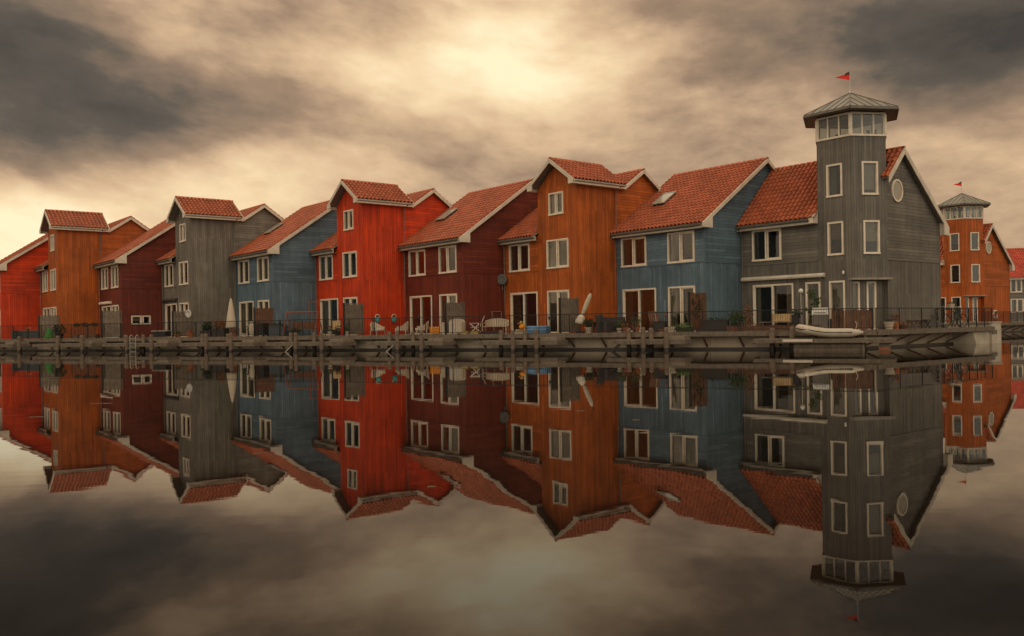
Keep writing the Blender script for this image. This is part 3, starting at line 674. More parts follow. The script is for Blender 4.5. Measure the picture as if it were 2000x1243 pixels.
qwall('pale concrete quay wall under the boardwalk before the row of houses', Vector((0, 0, 0)), -70, 12.6)
qwall('pale concrete quay wall of the far quay at right', far, -15, 55)
# concrete corner block with a vent
h = thing('corner_block', 'pale concrete block with grille ending the boardwalk at right', 'concrete block', sd_at(11.9, 0, 0), SROT)
m = M(); m.box(0, 1.15, -.02, 2.4, -.6, 1.10); m.hexa([(-1.1, .16, -.6), (0, .10, -.6), (0, 2.4, -.6), (-2.6, 2.4, -.6), (-1.9, .16, .64), (0, .10, .64), (0, 2.4, .64), (-2.6, 2.4, .64)]); m.box(-.04, 1.19, -.06, 2.44, 1.10, 1.16); m.build('block', CONC, h)
m = M(); m.box(-.02, .55, -.05, -.022, .50, .72); 
for i in range(5): m.box(.0, .53, -.065, -.052, .515 + i * .042, .535 + i * .042)
m.build('grille', GUT, h)
# ------------------------------------------------------------------ railings
def railing(label, p, q, nseg, full=True, group='black railings along the boardwalk'):
    d = q - p; L = d.length; h = thing('railing', label, 'railing', p, math.atan2(d.y, d.x), group)
    m = M(); m.box(0, L, -.025, .025, .984, 1.024); m.build('top_rail', BLACK, h)
    m = M(); m.box(0, L, -.012, .012, .10, .125); m.build('bottom_rail', BLACK, h)
    for i in range(nseg + 1):
        m = M(); x = L * i / nseg - (.03 if i == nseg else -.03 if i == 0 else 0); m.box(x - .018, x + .018, -.02, .02, 0, .984); m.build('post', BLACK, h)
    if full:
        m = M(); n = int(L / .115)
        for i in range(n): x = (i + .5) * L / n; m.box(x - .0055, x + .0055, -.005, .005, .126, .984)
        m.build('balusters', BLACK, h)
    return h
us = [8.1, 2.0, -5.1, -12.2, -19.3, -26.3, -33.3, -40.2, -46.8, -53, -60]
rl = ['before the grey tower house', 'before the blue house beside the tower house', 'before the nearest orange gabled house', 'before the nearest maroon house', 'before the bright red gabled house', 'before the blue house left of the red one',
      'before the grey gabled house', 'before the farther maroon house', 'before the far orange gabled house', 'before the red house at the left edge']
for i in range(10):
    railing('thin black iron railing ' + rl[i], at(us[i + 1] + .02, .14), at(us[i] - .02, .14), 4 if i else 4)
railing('thin black iron railing on the side deck right of the tower house', sd_at(.15, .14), sd_at(6.6, .14), 3, False)
railing('black iron railing by the parked bicycles, with dense uprights', sd_at(6.7, .14), sd_at(12.3, .14), 6, True)
railing('black iron railing on the far quay at the right edge', sd_at(.3, .14) + far, sd_at(24, .14) + far, 16, True)
# ------------------------------------------------------------------ jetties and mooring posts
def jetty(i, u0, u1, step=True):
    h = thing('jetty', 'low weathered timber jetty on the water before ' + DESC[i], 'jetty', at(u0, -1.52, 0), UROT, 'low jetties along the boardwalk')
    L = u1 - u0; m = M(); n = 10
    for k in range(n): m.box(0, L, .145 * k, .145 * k + .136, .50, .545)
    m.build('planks', WOODL, h)
    m = M(); m.box(-.02, L + .02, -.05, -.004, .33, .548); m.box(-.05, -.021, -.05, 1.4, .33, .547); m.box(L + .021, L + .05, -.05, 1.4, .33, .547); m.box(0, L, .1, .2, .36, .498); m.box(0, L, 1.2, 1.3, .36, .498); m.build('side_board', WOOD, h)
    if step:
        m = M(); m.box(L - 1.0, L - .05, .15, 1.35, .548, .72); m.build('step', WOODL, h)
    return h
JS = [(-4.2, -.3), (-11.7, -6.95), (-18.66, -13.7), (-25.99, -20.4), (-33.0, -27.0), (-40.0, -34.2), (-47.0, -41.2), (-54.5, -49.2)]
for i, (a, b) in enumerate(JS): jetty(i, a, b)
def pile(label, u, o, ztop, r=.105, lean=(0, 0)):
    rg = random.Random(int(u * 100)); m = M()
    pts = [(lean[0] * t + rg.uniform(-.008, .008), lean[1] * t + rg.uniform(-.008, .008), -1.2 + (ztop + 1.2) * t) for t in (0, .3, .5, .7, .85, .97, 1)]
    m.tube(pts, [r * 1.05, r * 1.03, r, r * .99, r * .97, r * .96, r * .82], 10)
    m.tube([(pts[1][0], pts[1][1], -1.2), (lean[0] * .6, lean[1] * .6, .12 + rg.uniform(-.03, .04))], r * 1.09, 10, 1)
    o_ = m.build('mooring_post', [PILE, WET], None, at(u, o, 0), smooth=False)
    return tag(o_, label, 'mooring post', 'wooden mooring posts')
fr = [(-2.31, -1.15, 1.17, 1.14), (-9.38, -8.03, 1.12, 1.16), (-16.51, -14.95, 1.10, 1.15), (-23.62, -21.74, 1.12, 1.14), (-30.66, -28.65, 1.12, 1.15), (-37.61, -35.38, 1.08, 1.12), (-44.29, -41.84, 1.1, 1.12), (-48.3, None, 1.1, 0)]
bk = [(-3.5, -2.32), (-10.77, -9.33), (-17.98, -16.38), (-25.17, -23.38), (-32.39, -30.22), (-39.36, -37.67), (-46.06, -43.69), (-50.19, None)]
POSTAT = ['by blue house beside grey tower', 'by nearest orange house', 'by nearest maroon house', 'by bright red gabled house', 'by blue house left of red', 'by grey gabled house', 'by farther maroon house', 'by far orange house']
for i in range(8):
    for j, nm in ((0, 'left'), (1, 'right')):
        if fr[i][j] is not None:
            pile(f'wooden mooring post, {nm}, water side of jetty {POSTAT[i]}', fr[i][j], -1.66, fr[i][2 + j], .115)
        if bk[i][j] is not None:
            pile(f'wooden mooring post, {nm}, deck side of jetty {POSTAT[i]}', bk[i][j], -.22, 1.10 if i else 1.12, .12, (-.05 if i == 7 else 0, 0))
pile('pale wooden mooring post left of the rubber dinghy, under the slatted crate', 3.64, -.35, 1.06, .13)
pile('pale wooden mooring post right beside the bow of the rubber dinghy', 4.53, -.25, 1.10, .12)
# black and white slanting braces under three jetties
for u, o, dirn, mat, lb in ((-3.9, -1.5, 1, DARK, 'black slanting timber brace at the left end of the jetty by the blue house'), (-2.1, -1.0, -1, DARK, 'black slanting timber brace at the middle of the jetty by the blue house'),
                            (-17.0, -1.9, 1, WHITE, 'thin white slanting pole dipping into the water by the nearest maroon house'), (-24.1, -1.9, 1, WHITE, 'thin white slanting pole dipping into the water by the bright red house')):
    m = M(); t = .14 if mat is DARK else .035
    m.bar((.35 * dirn, .0, .34), (-.22 * dirn, -.05, -.12), t, t * .9); tag(m.build('brace', mat, None, at(u, o, 0), UROT), lb, 'brace', 'slanting braces at the jetties')
# ladder
h = thing('ladder', 'pale metal swimming ladder on the jetty before the grey gabled house', 'ladder', at(-37.2, -1.75, 0), UROT)
for x in (0, .52):
    m = M(); m.tube([(x, .25, 1.0), (x, .1, 1.1), (x, 0, 1.0), (x, 0, -.6)], .03, 8); m.build('rail', SOFFIT, h, smooth=True)
for z in (-.25, .03, .31, .59, .87):
    m = M(); m.bar((0, 0, z), (.52, 0, z), .05, .03); m.build('rung', SOFFIT, h)
# corner jetty with its plank sided float
h = thing('jetty', 'long low jetty carrying the rubber dinghy before the grey tower house', 'jetty', at(3.0, -1.6, 0), UROT, 'low jetties along the boardwalk')
m = M()
for k in range(11): m.box(0, 6.0 - k * .02, .145 * k, .145 * k + .136, .50, .545)
m.build('planks', WOODL, h)
m = M(); m.box(-.02, 6.02, -.06, -.004, .36, .55); m.box(-.05, -.021, -.05, 1.5, .33, .547); m.box(6.0, 6.04, -.05, 1.5, .33, .547); m.build('side_board', WOOD, h)
m = M(); m.box(1.3, 2.6, -.075, -.062, .42, .53); m.build('paint_strip', WHITE, h)
m = M()
for k in range(4): m.box(1.75, 4.7, .16 + .012 * (k % 2), 1.35, -.2 + .17 * k, -.2 + .17 * k + .155)
m.box(4.705, 4.76, .13, 1.38, -.3, .49, 1)
for k in range(4): m.box(4.765, 4.785, .13, 1.38, -.2 + .17 * k, -.2 + .17 * k + .15, 1)
m.build('float', [WOOD, WOODL], h)
m = M(); m.box(5.35, 5.8, .3, 1.3, -.2, .30); m.box(5.36, 5.79, .28, .299, .02, .12, 1); m.build('float', [WOODL, TERRA], h)
# rubber dinghy
h = thing('rubber_dinghy', 'cream inflatable rubber dinghy with dark stripe, resting on the corner jetty', 'dinghy', at(6.35, -.95, .56), UROT + R(4))
m = M(); pts = []; rs = []
for i in range(33):
    t = i / 32; s = t * 2 - 1; 
    if abs(s) > .42:
        q = (abs(s) - .42) / .58; x = -.75 + q * 2.1; y = math.copysign(.50, s); 
    else:
        an = s / .42 * math.pi / 2; x = -.75 - .62 * math.cos(an); y = .50 * math.sin(an)
    zb = .24 + .26 * max(0, (-x - .1)) ** 1.3 * .62
    pts.append((x, y, zb)); rs.append(.20 if abs(s) < .86 else .20 - (abs(s) - .86) * 1.05)
m.tube(pts, rs, 14); m.build('hull_tube', RUBBER, h, smooth=True)
m = M(); off = [(p[0] + (-.0 if abs(p[1]) > .45 else -.18), p[1] * 1.39, p[2] + .02) for p in pts[2:-2]]; m.tube(off, .022, 6); m.build('rub_strake', DARK, h, smooth=True)
m = M(); m.box(-.9, 1.0, -.42, .42, .10, .15); m.build('floor', DGREY, h)
m = M(); m.box(.9, .96, -.36, .36, .12, .44); m.build('transom', WOODB, h)
m = M(); m.box(-.1, .12, -.45, .45, .36, .40); m.build('thwart', WOODB, h)
m = M(); m.tube([(1.0, -.3, .3), (1.1, -.34, .62), (1.02, -.3, .75)], .012, 6); m.build('mooring_line', WHITE, h)
m = M()
for sx in (-.08, .08): m.lathe((-1.18 + sx * .2, -.45 + sx, .52), [(.03, 0), (.03, .02)], 8)
m.build('valve', REDCLOTH, h)
# ------------------------------------------------------------------ things on the terraces
rnd.seed(99)
BACKR = UROT
SCREENLAB = ['ivy grown brown', 'dark grey', 'dark grey', 'grey brown', 'brown', 'cluttered grey', 'tall pale grey', 'wide pale grey']
for k in range(8):
    c = Vector((*CORN[k], 0)); p = c - EB * .03 + EF * .05
    h = thing('privacy_screen', SCREENLAB[k] + ' timber privacy screen at ' + DESC[k], 'screen', (p.x, p.y, DECK), math.atan2(-EB.y, -EB.x), 'timber privacy screens between terraces')
    L = 1.3; H = [1.95, 1.86, 1.80, 1.92, 1.80, 1.72, 1.9, 1.7][k]; m = M(); n = 9; mat = [WOODB, FENCE, FENCE, FENCE, WOODB, FENCE, WOODL, WOODL][k]
    for i in range(n): m.box(.08 + i * (L - .1) / n, .08 + (i + .9) * (L - .1) / n, -.02 - .008 * (i % 2), .012 - .008 * (i % 2), .06, H - .03 * ((i * 7) % 3) * .5)
    m.build('panel', mat, h)
    for x in (.0, L):
        m = M(); m.box(x - .045, x + .045, -.045, .045, 0, H + .06); m.build('post', DARK if x else WOOD, h)
    for a in ((-.045, -.03, .3, .4), (-.045, -.03, H - .4, H - .3), (-.03, .03, H, H + .035)):
        m = M(); m.box(.05, L - .05, *a); m.build('rail', mat, h)
    if k == 0:
        m = M(); m.leaves((.7, 0, 1.2), (.5, .12, .85), 260, .11, random.Random(4)); m.build('ivy', LEAFD, h)
def planter(name, label, cat, p, rz, w, d, hh, boxm, leafm, lh, nl, group='planters on the terraces', ls=.10, flowers=None, seed=1):
    h = thing(name, label, cat, p, rz, group); m = M(); t = .03
    m.box(0, w, 0, t, 0, hh); m.box(0, w, d - t, d, 0, hh); m.box(0, t, t, d - t, 0, hh); m.box(w - t, w, t, d - t, 0, hh); m.box(t, w - t, t, d - t, 0, hh - .05)
    m.box(-.02, w + .02, -.02, .0, hh - .05, hh); m.build('box', boxm, h)
    if nl:
        m = M(); rg = random.Random(seed); m.leaves((w / 2, d / 2, hh + lh * .42), (w * .5, d * .55, lh * .6), nl, ls, rg)
        for i in range(5): x = w * (.2 + .15 * i); m.tube([(x, d / 2, hh - .05), (x + rg.uniform(-.05, .05), d / 2, hh + lh * .5)], .008, 5)
        m.build('foliage', leafm, h)
    if flowers:
        m = M(); rg = random.Random(seed + 5); m.leaves((w / 2, d / 2, hh + lh * .6), (w * .52, d * .6, lh * .5), nl // 4, ls * .8, rg); m.build('blossom', flowers, h)
    return h
def pot(label, p, r, hh, mat, leafm=None, lr=.25, lh=.35, nl=120, seed=1, group='flower pots on the terraces', ls=.09):
    h = thing('flower_pot', label, 'flower pot', p, 0, group); m = M()
    m.lathe((0, 0, 0), [(r * .68, 0), (r * .95, hh * .85), (r * 1.06, hh * .86), (r * 1.06, hh), (r * .9, hh), (r * .85, hh * .9)], 14); m.build('pot', mat, h, smooth=False)
    if leafm:
        m = M(); rg = random.Random(seed); m.leaves((0, 0, hh + lh * .45), (lr, lr, lh * .62), nl, ls, rg)
        for i in range(4): m.tube([(0, 0, hh * .85), (rg.uniform(-.5, .5) * lr, rg.uniform(-.5, .5) * lr, hh + lh * .7)], .008, 5)
        m.build('foliage', leafm, h)
    return h
# --- far left: red house and far orange house
h = thing('storage_bench', 'long slate blue storage bench in front of the red edge house', 'storage bench', at(-52.2, .75), UROT)
m = M(); m.box(0, 2.9, 0, .55, .05, .58); m.build('chest', GBLUE, h); m = M(); m.box(-.03, 2.93, -.03, .58, .582, .63); m.build('lid', GUT, h)
h = thing('rubbish_bin', 'dark teal bin standing at the left end of the slate blue bench', 'bin', at(-51.6, .35), UROT); m = M(); m.lathe((0, 0, 0), [(.17, 0), (.22, .5), (.24, .52), (.24, .56)], 12); m.build('body', GBLUE, h); m = M(); m.lathe((0, 0, .565), [(.25, 0), (.2, .06), (.05, .09)], 12); m.build('lid', DARK, h)
h = thing('garden_lamp', 'thin black lamp post with small yellow head by the red edge house', 'garden lamp', at(-49.96, .3), 0); m = M(); m.tube([(0, 0, 0), (0, 0, .78)], .03, 8); m.build('post', BLACK, h); m = M(); m.box(-.16, .2, -.07, .07, .785, .84); m.build('head', YEL, h)
h = thing('folded_parasol', 'small folded green parasol standing before the wide pale screen', 'parasol', at(-48.05, .55), 0)
m = M(); m.lathe((0, 0, 0), [(.34, .03), (.33, .12), (.22, .45), (.10, .72), (.02, .82)], 10); m.build('canopy', GREENC, h); m = M(); m.lathe((0, 0, 0), [(.03, 0), (.03, .9)], 8); m.build('pole', WOOD, h)
pot('dark leaning shrub in a black tub by the wide pale screen', at(-47.0, .6), .3, .35, DARK, LEAFD, .5, .65, 320, 11, ls=.13)
for i, u in enumerate((-45.9, -45.0, -44.1)):
    nm = ['left', 'middle', 'right'][i]
    h = thing('planter_trellis', nm + ' one of three lattice planters with clipped dark plants by the orange wall', 'planter', at(u, .65), UROT, 'lattice planters by the orange wall')
    m = M(); m.box(0, .75, 0, .4, 0, .28); m.box(0, .05, 0, .05, .28, .78); m.box(.7, .75, 0, .05, .28, .78)
    for z in (.36, .5, .64, .76): m.box(.05, .70, .01, .035, z, z + .04)
    for x in (.2, .38, .55): m.box(x, x + .03, .015, .04, .28, .76)
    m.build('lattice_box', WOODB, h); m = M(); m.leaves((.42, .2, .96), (.36, .2, .15), 150, .11, random.Random(20 + i)); m.build('foliage', LEAFD, h)
# --- grey gabled house
h = thing('picnic_cool_box', 'black box with white lid by the door of the grey gabled house', 'box', at(-37.6, .5), UROT); m = M(); m.box(0, 1.2, 0, .5, .05, .42); m.build('box', DARK, h); m = M(); m.box(-.06, 1.26, -.05, .55, .425, .47); m.build('lid', WHITE, h)
pot('round terracotta pot before the grey gabled house', at(-34.1, .45), .26, .36, TERRA, LEAFR, .2, .12, 50, 3)
pot('low terracotta bowl by the cluttered grey screen', at(-35.3, .5), .24, .2, TERRA, LEAF, .22, .2, 70, 4)
h = thing('satellite_dish', 'small pale round satellite dish on the cluttered grey screen', 'satellite dish', at(-34.35, .55, DECK), UROT); 
def dish(h, z, r, mat, tilt=.35):
    m = M(); m.tube([(0, .1, 0), (0, .1, z)], .025, 8); m.build('mast', GUT, h)
    m = M(); N = 20; vs = []; rings = [(0, .0), (.35, .02), (.7, .06), (1, .13)]
    for q, dd in rings:
        for i in range(N):
            t = 2 * math.pi * i / N; vs.append((r * q * math.cos(t), -r * dd, z + r * q * math.sin(t)))
    for q, dd in reversed(rings):
        for i in range(N):
            t = 2 * math.pi * i / N; vs.append((r * q * .99 * math.cos(t), -r * dd + .012, z + r * q * .99 * math.sin(t)))
    m.mesh(vs, [(j * N + i, j * N + (i + 1) % N, (j + 1) * N + (i + 1) % N, (j + 1) * N + i) for j in range(7) for i in range(N)]); m.build('reflector', mat, h, smooth=True)
    m = M(); m.tube([(0, -.02, z - r * .9), (0, -r * .9, z - r * .25)], .012, 6); m.box(-.03, .03, -r * .95 - .04, -r * .95 + .04, z - r * .3, z - r * .14); m.build('arm', GUT, h)
dish(h, 1.55, .30, STEEL)
planter('planter', 'dark bushy shrub in a square black planter by the grey side wall', 'planter', at(-33.5, .7), UROT, .9, .5, .42, DGREY, LEAFD, .60, 360, ls=.13, seed=6)
planter('planter', 'dark planter with russet flowering shrub left of the folded cream parasol', 'planter', at(-32.3, .55), UROT, 1.0, .5, .55, DGREY, LEAFR, .55, 340, ls=.12, flowers=LEAFR, seed=7)
h = thing('folded_parasol', 'tall folded cream parasol standing upright by the grey gabled house', 'parasol', at(-30.82, .75), 0)
m = M(); m.lathe((0, 0, 0), [(.36, .62), (.34, .75), (.26, 1.35), (.13, 2.15), (.06, 2.45), (.02, 2.52)], 11); m.build('canopy', WICK, h); m = M(); m.tube([(0, 0, 0), (0, 0, 2.58)], .025, 8); m.build('pole', WOOD, h); m = M(); m.lathe((0, 0, 0), [(.32, 0), (.32, .06), (.06, .1)], 12); m.build('foot', CONC, h)
pot('low pot of red flowers at the foot of the folded cream parasol', at(-30.3, .5), .2, .22, TERRA, LEAFR, .35, .35, 140, 9)
# --- blue house left of the red one
h = thing('bicycle_trailer', 'dark cluttered potting table with white jars by the farther blue door', 'table', at(-30.0, .9), UROT)
m = M(); m.box(0, .9, 0, .5, .62, .66); 
for x in (.03, .83):
    for y in (.03, .43): m.box(x, x + .04, y, y + .04, 0, .62)
m.build('table', DGREY, h)
h.name = 'potting_table'
for i, (x, z) in enumerate(((.2, .22), (.5, .3), (.75, .18))):
    q = at(-30.0 + x, .9 - .25 + .5, DECK + .66); m = M(); m.lathe((0, 0, 0), [(.06, 0), (.08, z * .6), (.05, z * .8), (.06, z)], 9); tag(m.build('jar', [WHITE, STEEL, WHITE][i], None, (q.x, q.y, q.z)), ['short white jar at the left of the potting table', 'tall steel jar in the middle of the potting table', 'small white jar at the right of the potting table'][i], 'jar', 'jars on the potting table')
h = thing('urn', 'tall cream patterned urn before the farther blue house', 'urn', at(-28.92, .6), 0); m = M(); m.lathe((0, 0, 0), [(.16, 0), (.2, .05), (.17, .12), (.23, .4), (.22, .7), (.15, .86), (.22, .93), (.23, .98), (.18, .98)], 14); m.build('body', WICK, h)
pot('small white pot at the left foot of the cream urn', at(-29.5, .5), .14, .22, WHITE, LEAFD, .2, .3, 80, 14)
h = thing('rubbish_bin', 'tall black wheeled bin right of the cream urn', 'bin', at(-28.4, .5), UROT, 'black bins by the farther blue house'); m = M(); m.hexa([(0, 0, .05), (.45, 0, .05), (.45, .45, .05), (0, .45, .05), (-.04, -.04, .8), (.5, -.04, .8), (.5, .5, .8), (-.04, .5, .8)]); m.build('body', DARK, h); m = M(); m.box(-.06, .52, -.07, .52, .802, .86); m.build('lid', DGREY, h)
for x in (.06, .39):
    m = M(); m.tube([(x - .03, .48, .1), (x + .03, .48, .1)], .1, 10); m.build('wheel', BLACK, h)
planter('planter', 'long slate grey planter box before the farther blue side wall', 'planter', at(-27.6, .6), UROT, 1.2, .5, .66, GBLUE, LEAFD, .14, 140, seed=16)
h = thing('swing_seat', 'rust brown garden swing seat with slatted back before the farther blue house', 'swing seat', at(-26.4, .9), UROT)
m = M(); L = 2.45
for x in (0, L):
    m.tube([(x, -.35, 0), (x, .0, 1.5)], .035, 6); m.tube([(x, .5, 0), (x, .0, 1.5)], .035, 6)
m.tube([(-.05, 0, 1.5), (L + .05, 0, 1.5)], .038, 6); m.build('frame', RUST, h)
m = M(); m.box(.25, L - .25, -.25, .25, .40, .45)
for i in range(14): m.box(.25 + i * (L - .5) / 14, .25 + (i + .85) * (L - .5) / 14, .25, .28, .45, .88)
m.build('seat', WOODB, h)
m = M()
for x in (.3, L - .3): m.tube([(x, -.2, .45), (x, 0, 1.48)], .012, 5); m.tube([(x, .24, .85), (x, 0, 1.48)], .012, 5)
m.build('hanger', RUST, h)
h = thing('clothes_post', 'thin rust red clothes post with a crossbar before the farther blue wall', 'clothes post', at(-25.08, 1.5), UROT); m = M(); m.tube([(0, 0, 0), (0, 0, 2.15)], .03, 6); m.build('pole', RUST, h); m = M(); m.bar((-.05, 0, 2.13), (1.15, 0, 2.16), .04, .04); m.build('crossbar', RUST, h)
pot('dark shrub in a tub in front of the rust swing seat', at(-25.4, .45), .25, .22, DARK, LEAFD, .42, .22, 200, 17, ls=.10)
# --- bright red house
def chair_wicker(label, u, o, rz):
    h = thing('wicker_armchair', label, 'armchair', at(u, o), UROT + rz, 'cream wicker armchairs by the red house'); N = 15; m = M(); vs = []
    # low tub shell: high back sloping down into the arms, open in front (towards -y)
    for lay in range(2):
        for zi in range(4):
            for i in range(N):
                a = R(-38 + 256 * i / (N - 1)); r = .40 - .035 * lay + .03 * zi / 3; top = .50 + .30 * max(0, math.sin(a)) ** 1.5
                z = .26 + (top - .26) * zi / 3
                vs.append((r * math.cos(a) * 1.05, r * math.sin(a) * .95, z))
    F = []
    q = lambda l, z, i: l * 4 * N + z * N + i
    for z in range(3):
        for i in range(N - 1): F.append((q(0, z, i), q(0, z, i + 1), q(0, z + 1, i + 1), q(0, z + 1, i))); F.append((q(1, z, i + 1), q(1, z, i), q(1, z + 1, i), q(1, z + 1, i + 1)))
    for i in range(N - 1): F.append((q(0, 3, i), q(0, 3, i + 1), q(1, 3, i + 1), q(1, 3, i))); F.append((q(0, 0, i + 1), q(0, 0, i), q(1, 0, i), q(1, 0, i + 1)))
    for z in range(3):
        F.append((q(0, z, 0), q(0, z + 1, 0), q(1, z + 1, 0), q(1, z, 0))); F.append((q(0, z + 1, N - 1), q(0, z, N - 1), q(1, z, N - 1), q(1, z + 1, N - 1)))
    m.mesh(vs, F); m.build('shell', WICK, h)
    m = M(); m.lathe((0, -.03, .26), [(.35, 0), (.38, .04), (.37, .11), (.30, .14)], 14); m.build('seat', WHITE, h)
    for x, y in ((-.3, -.28), (.3, -.28), (-.28, .27), (.28, .27)):
        m = M(); m.tube([(x, y, .28), (x * 1.15, y * 1.12, 0)], [.035, .022], 6); m.build('leg', WICK, h)
chair_wicker('cream wicker armchair left of the other two, below the left teal pot', -19.45, .75, R(75)); chair_wicker('cream wicker armchair in the middle, below the right teal pot', -17.75, .78, R(-70)); chair_wicker('cream wicker armchair by the maroon house door, rightmost of three', -16.35, .75, R(-65))
for i, y in enumerate((.93, 2.12)):
    c = Vector((*CORN[3], 0)) + EB * y + EF * .17
    h = thing('wall_pot', ['left', 'right'][i] + ' teal glazed pot hanging from a ring on the bright red side wall', 'hanging pot', (c.x, c.y, DECK + .92), ROT + R(90), 'teal pots on the red wall')
    m = M(); m.lathe((0, 0, -.16), [(.06, 0), (.13, .06), (.155, .2), (.14, .32), (.12, .34)], 12); m.build('pot', TEAL, h)
    m = M(); N = 14; pts = [(.17 * math.cos(R(180 * j / N)), .0, .15 + .2 * math.sin(R(180 * j / N))) for j in range(N + 1)]; m.tube(pts, .02, 6); m.box(-.02, .02, .0, .17, .32, .36); m.build('hanger', CREAM, h)
    m = M(); m.leaves((0, 0, .24), (.12, .12, .07), 40, .06, random.Random(i)); m.build('foliage', LEAFD, h)
h = thing('garden_chair', 'garden chair with tan cushions by the glass door of the red house', 'garden chair', at(-23.3, 1.0), UROT)
m = M(); m.box(0, .6, 0, .55, .36, .46); m.build('seat_cushion', CUSH, h); m = M(); m.box(0, .6, .5, .6, .46, .92); m.build('back_cushion', CUSH, h); m = M()
for x in (.03, .53):
    for y in (.02, .52): m.box(x, x + .04, y, y + .04, 0, .36)
m.box(-.05, 0, 0, .55, .55, .6); m.box(.6, .65, 0, .55, .55, .6); m.build('frame', WOODB, h)
pot('pale pot with dark spiky plant near the tan cushioned chair', at(-22.75, .5), .15, .26, WICK, LEAFD, .2, .25, 70, 23); pot('squat black pot left of the red house screen', at(-22.2, .5), .2, .28, DARK, LEAFD, .2, .2, 60, 24); pot('tall thin shrub in a small pot against the red house screen', at(-21.45, .5), .13, .25, CONC, LEAF, .16, .5, 90, 25)
# --- nearest maroon house
h = thing('crate', 'bright orange slatted crate between white armchair and white cabinet', 'crate', at(-15.75, .6), UROT)
m = M()
for z in (.06, .2, .34): m.box(0, .62, 0, .02, z, z + .11); m.box(0, .62, .4, .42, z, z + .11); m.box(-.0, .02, .02, .4, z, z + .11); m.box(.60, .62, .02, .4, z, z + .11)
m.box(.02, .6, .02, .4, .05, .08); m.build('sides', ORNG, h)
h = thing('cabinet', 'narrow white garden cabinet right of the orange crate', 'cabinet', at(-15.05, .6), UROT, 'white garden cabinets by the maroon house'); m = M(); m.box(0, .42, 0, .4, .08, .66); m.build('body', WHITE, h); m = M(); m.box(-.02, .44, -.03, .42, .662, .69); m.build('top', WHITE, h); m = M()
m.box(.01, .205, -.018, -.002, .1, .65); m.box(.215, .41, -.018, -.002, .1, .65); m.build('door', WICK, h)
h = thing('cabinet', 'broad cream cabinet with arched louvre doors before the dark screen', 'cabinet', at(-14.45, .55), UROT, 'white garden cabinets by the maroon house')
m = M(); m.box(0, .85, 0, .42, .06, .72); m.prism([(0, 0, .72), (.85, 0, .72), (.75, 0, .84), (.42, 0, .89), (.1, 0, .84)], (0, .42, 0)); m.build('body', WICK, h)
for x in (.04, .44):
    m = M(); m.box(x, x + .37, -.02, -.002, .1, .7)
    for i in range(9): m.box(x + .04, x + .33, -.032, -.021, .14 + i * .06, .17 + i * .06)
    m.build('louvre_door', WHITE, h)
for u, lb in ((-13.6, 'low yellow crate in front of the white deck chair'), (-12.95, 'second low yellow crate, under the seat of the white deck chair')):
    h = thing('crate', lb, 'crate', at(u, .42), UROT, 'low yellow crates'); m = M(); m.box(0, .42, 0, .3, 0, .15); m.box(.02, .4, -.015, 0, .03, .12); m.build('body', YEL, h); m = M(); m.box(-.015, .435, -.02, .315, .152, .18); m.build('rim', YEL, h)
def deckchair(label, u, o, rz, mat, hgt=1.0, group='deck chairs'):
    h = thing('deck_chair', label, 'deck chair', at(u, o), UROT + rz, group)
    m = M(); n = 6
    for i in range(n): m.bar((-.24 + i * .096, .30, .40), (-.24 + i * .096, .58, hgt), .075, .02)
    m.build('backrest', mat, h)
    m = M()
    for i in range(6): m.box(-.27, .27, -.25 + i * .095, -.25 + i * .095 + .08, .36, .385)
    m.build('seat', mat, h)
    for x in (-.3, .3):
        m = M(); m.bar((x, -.28, .0), (x, .30, .62), .035, .045); m.build('leg', mat, h); m = M(); m.bar((x, .50, .0), (x, -.22, .56), .035, .045); m.build('leg', mat, h)
        m = M(); m.box(x - .03, x + .03, -.3, .34, .60, .63); m.build('armrest', mat, h)
    return h
deckchair('white slatted folding deck chair left of the cream bench', -12.95, .85, R(-60), WHITE, 1.05)
h = thing('garden_bench', 'cream slatted garden bench with curved back by the maroon side wall', 'bench', at(-12.45, .75), UROT)
m = M(); n = 15; L = 1.55
for i in range(n):
    x = i * L / n; top = .72 + .12 * math.sin(math.pi * (i + .5) / n); m.box(x, x + L / n * .78, .45, .475, .44, top)
for i in range(n): 
    x0, x1 = i * L / n, (i + 1) * L / n; z0, z1 = [.73 + .12 * math.sin(math.pi * j / n) for j in (i, i + 1)]; m.bar((x0, .46, z0), (x1, .46, z1), .05, .045)
m.build('backrest', WICK, h); m = M()
for y in (0, .1, .2, .3): m.box(0, L, y, y + .085, .40, .43)
m.build('seat', WICK, h)
for x in (0, L - .05):
    for y in (.0, .42):
        m = M(); m.box(x, x + .05, y, y + .05, 0, .40 if y else .60); m.build('leg', WICK, h)
    m = M(); m.box(x - .01, x + .06, -.01, .45, .602, .63); m.build('armrest', WICK, h)
for (u, lb) in ((-12.3, 'dark flat crate lying under the cream garden bench'),):
    h = thing('crate', lb, 'crate', at(u, .45), UROT); m = M(); m.box(0, 1.1, 0, .3, 0, .16); m.box(.05, 1.05, -.012, -.0, .04, .12); m.build('box', DGREY, h)
c = Vector((*CORN[2], 0)) + EB * 2.0 + EF * .2
h = thing('drying_rack', 'empty pale wooden frame leaning on the maroon side wall', 'frame', (c.x, c.y, DECK), ROT + R(90)); m = M()
for x in (0, .7): m.bar((x, -.1, 0), (x, .12, 1.32), .05, .04)
for z in (.72, 1.3): m.bar((.0, -.1 + .167 * z, z), (.7, -.1 + .167 * z, z), .05, .04)
m.build('frame', WOODL, h)
# dish on the pipe at the corner of the maroon / orange house
c = Vector((*CORN[1], 0)) - EF * 6.25 - EB * .32
h = thing('satellite_dish', 'round dark grey satellite dish high on the downpipe by the orange house', 'satellite dish', (c.x, c.y, DECK + 2.6), R(-14)); dish(h, .62, .33, DISH)
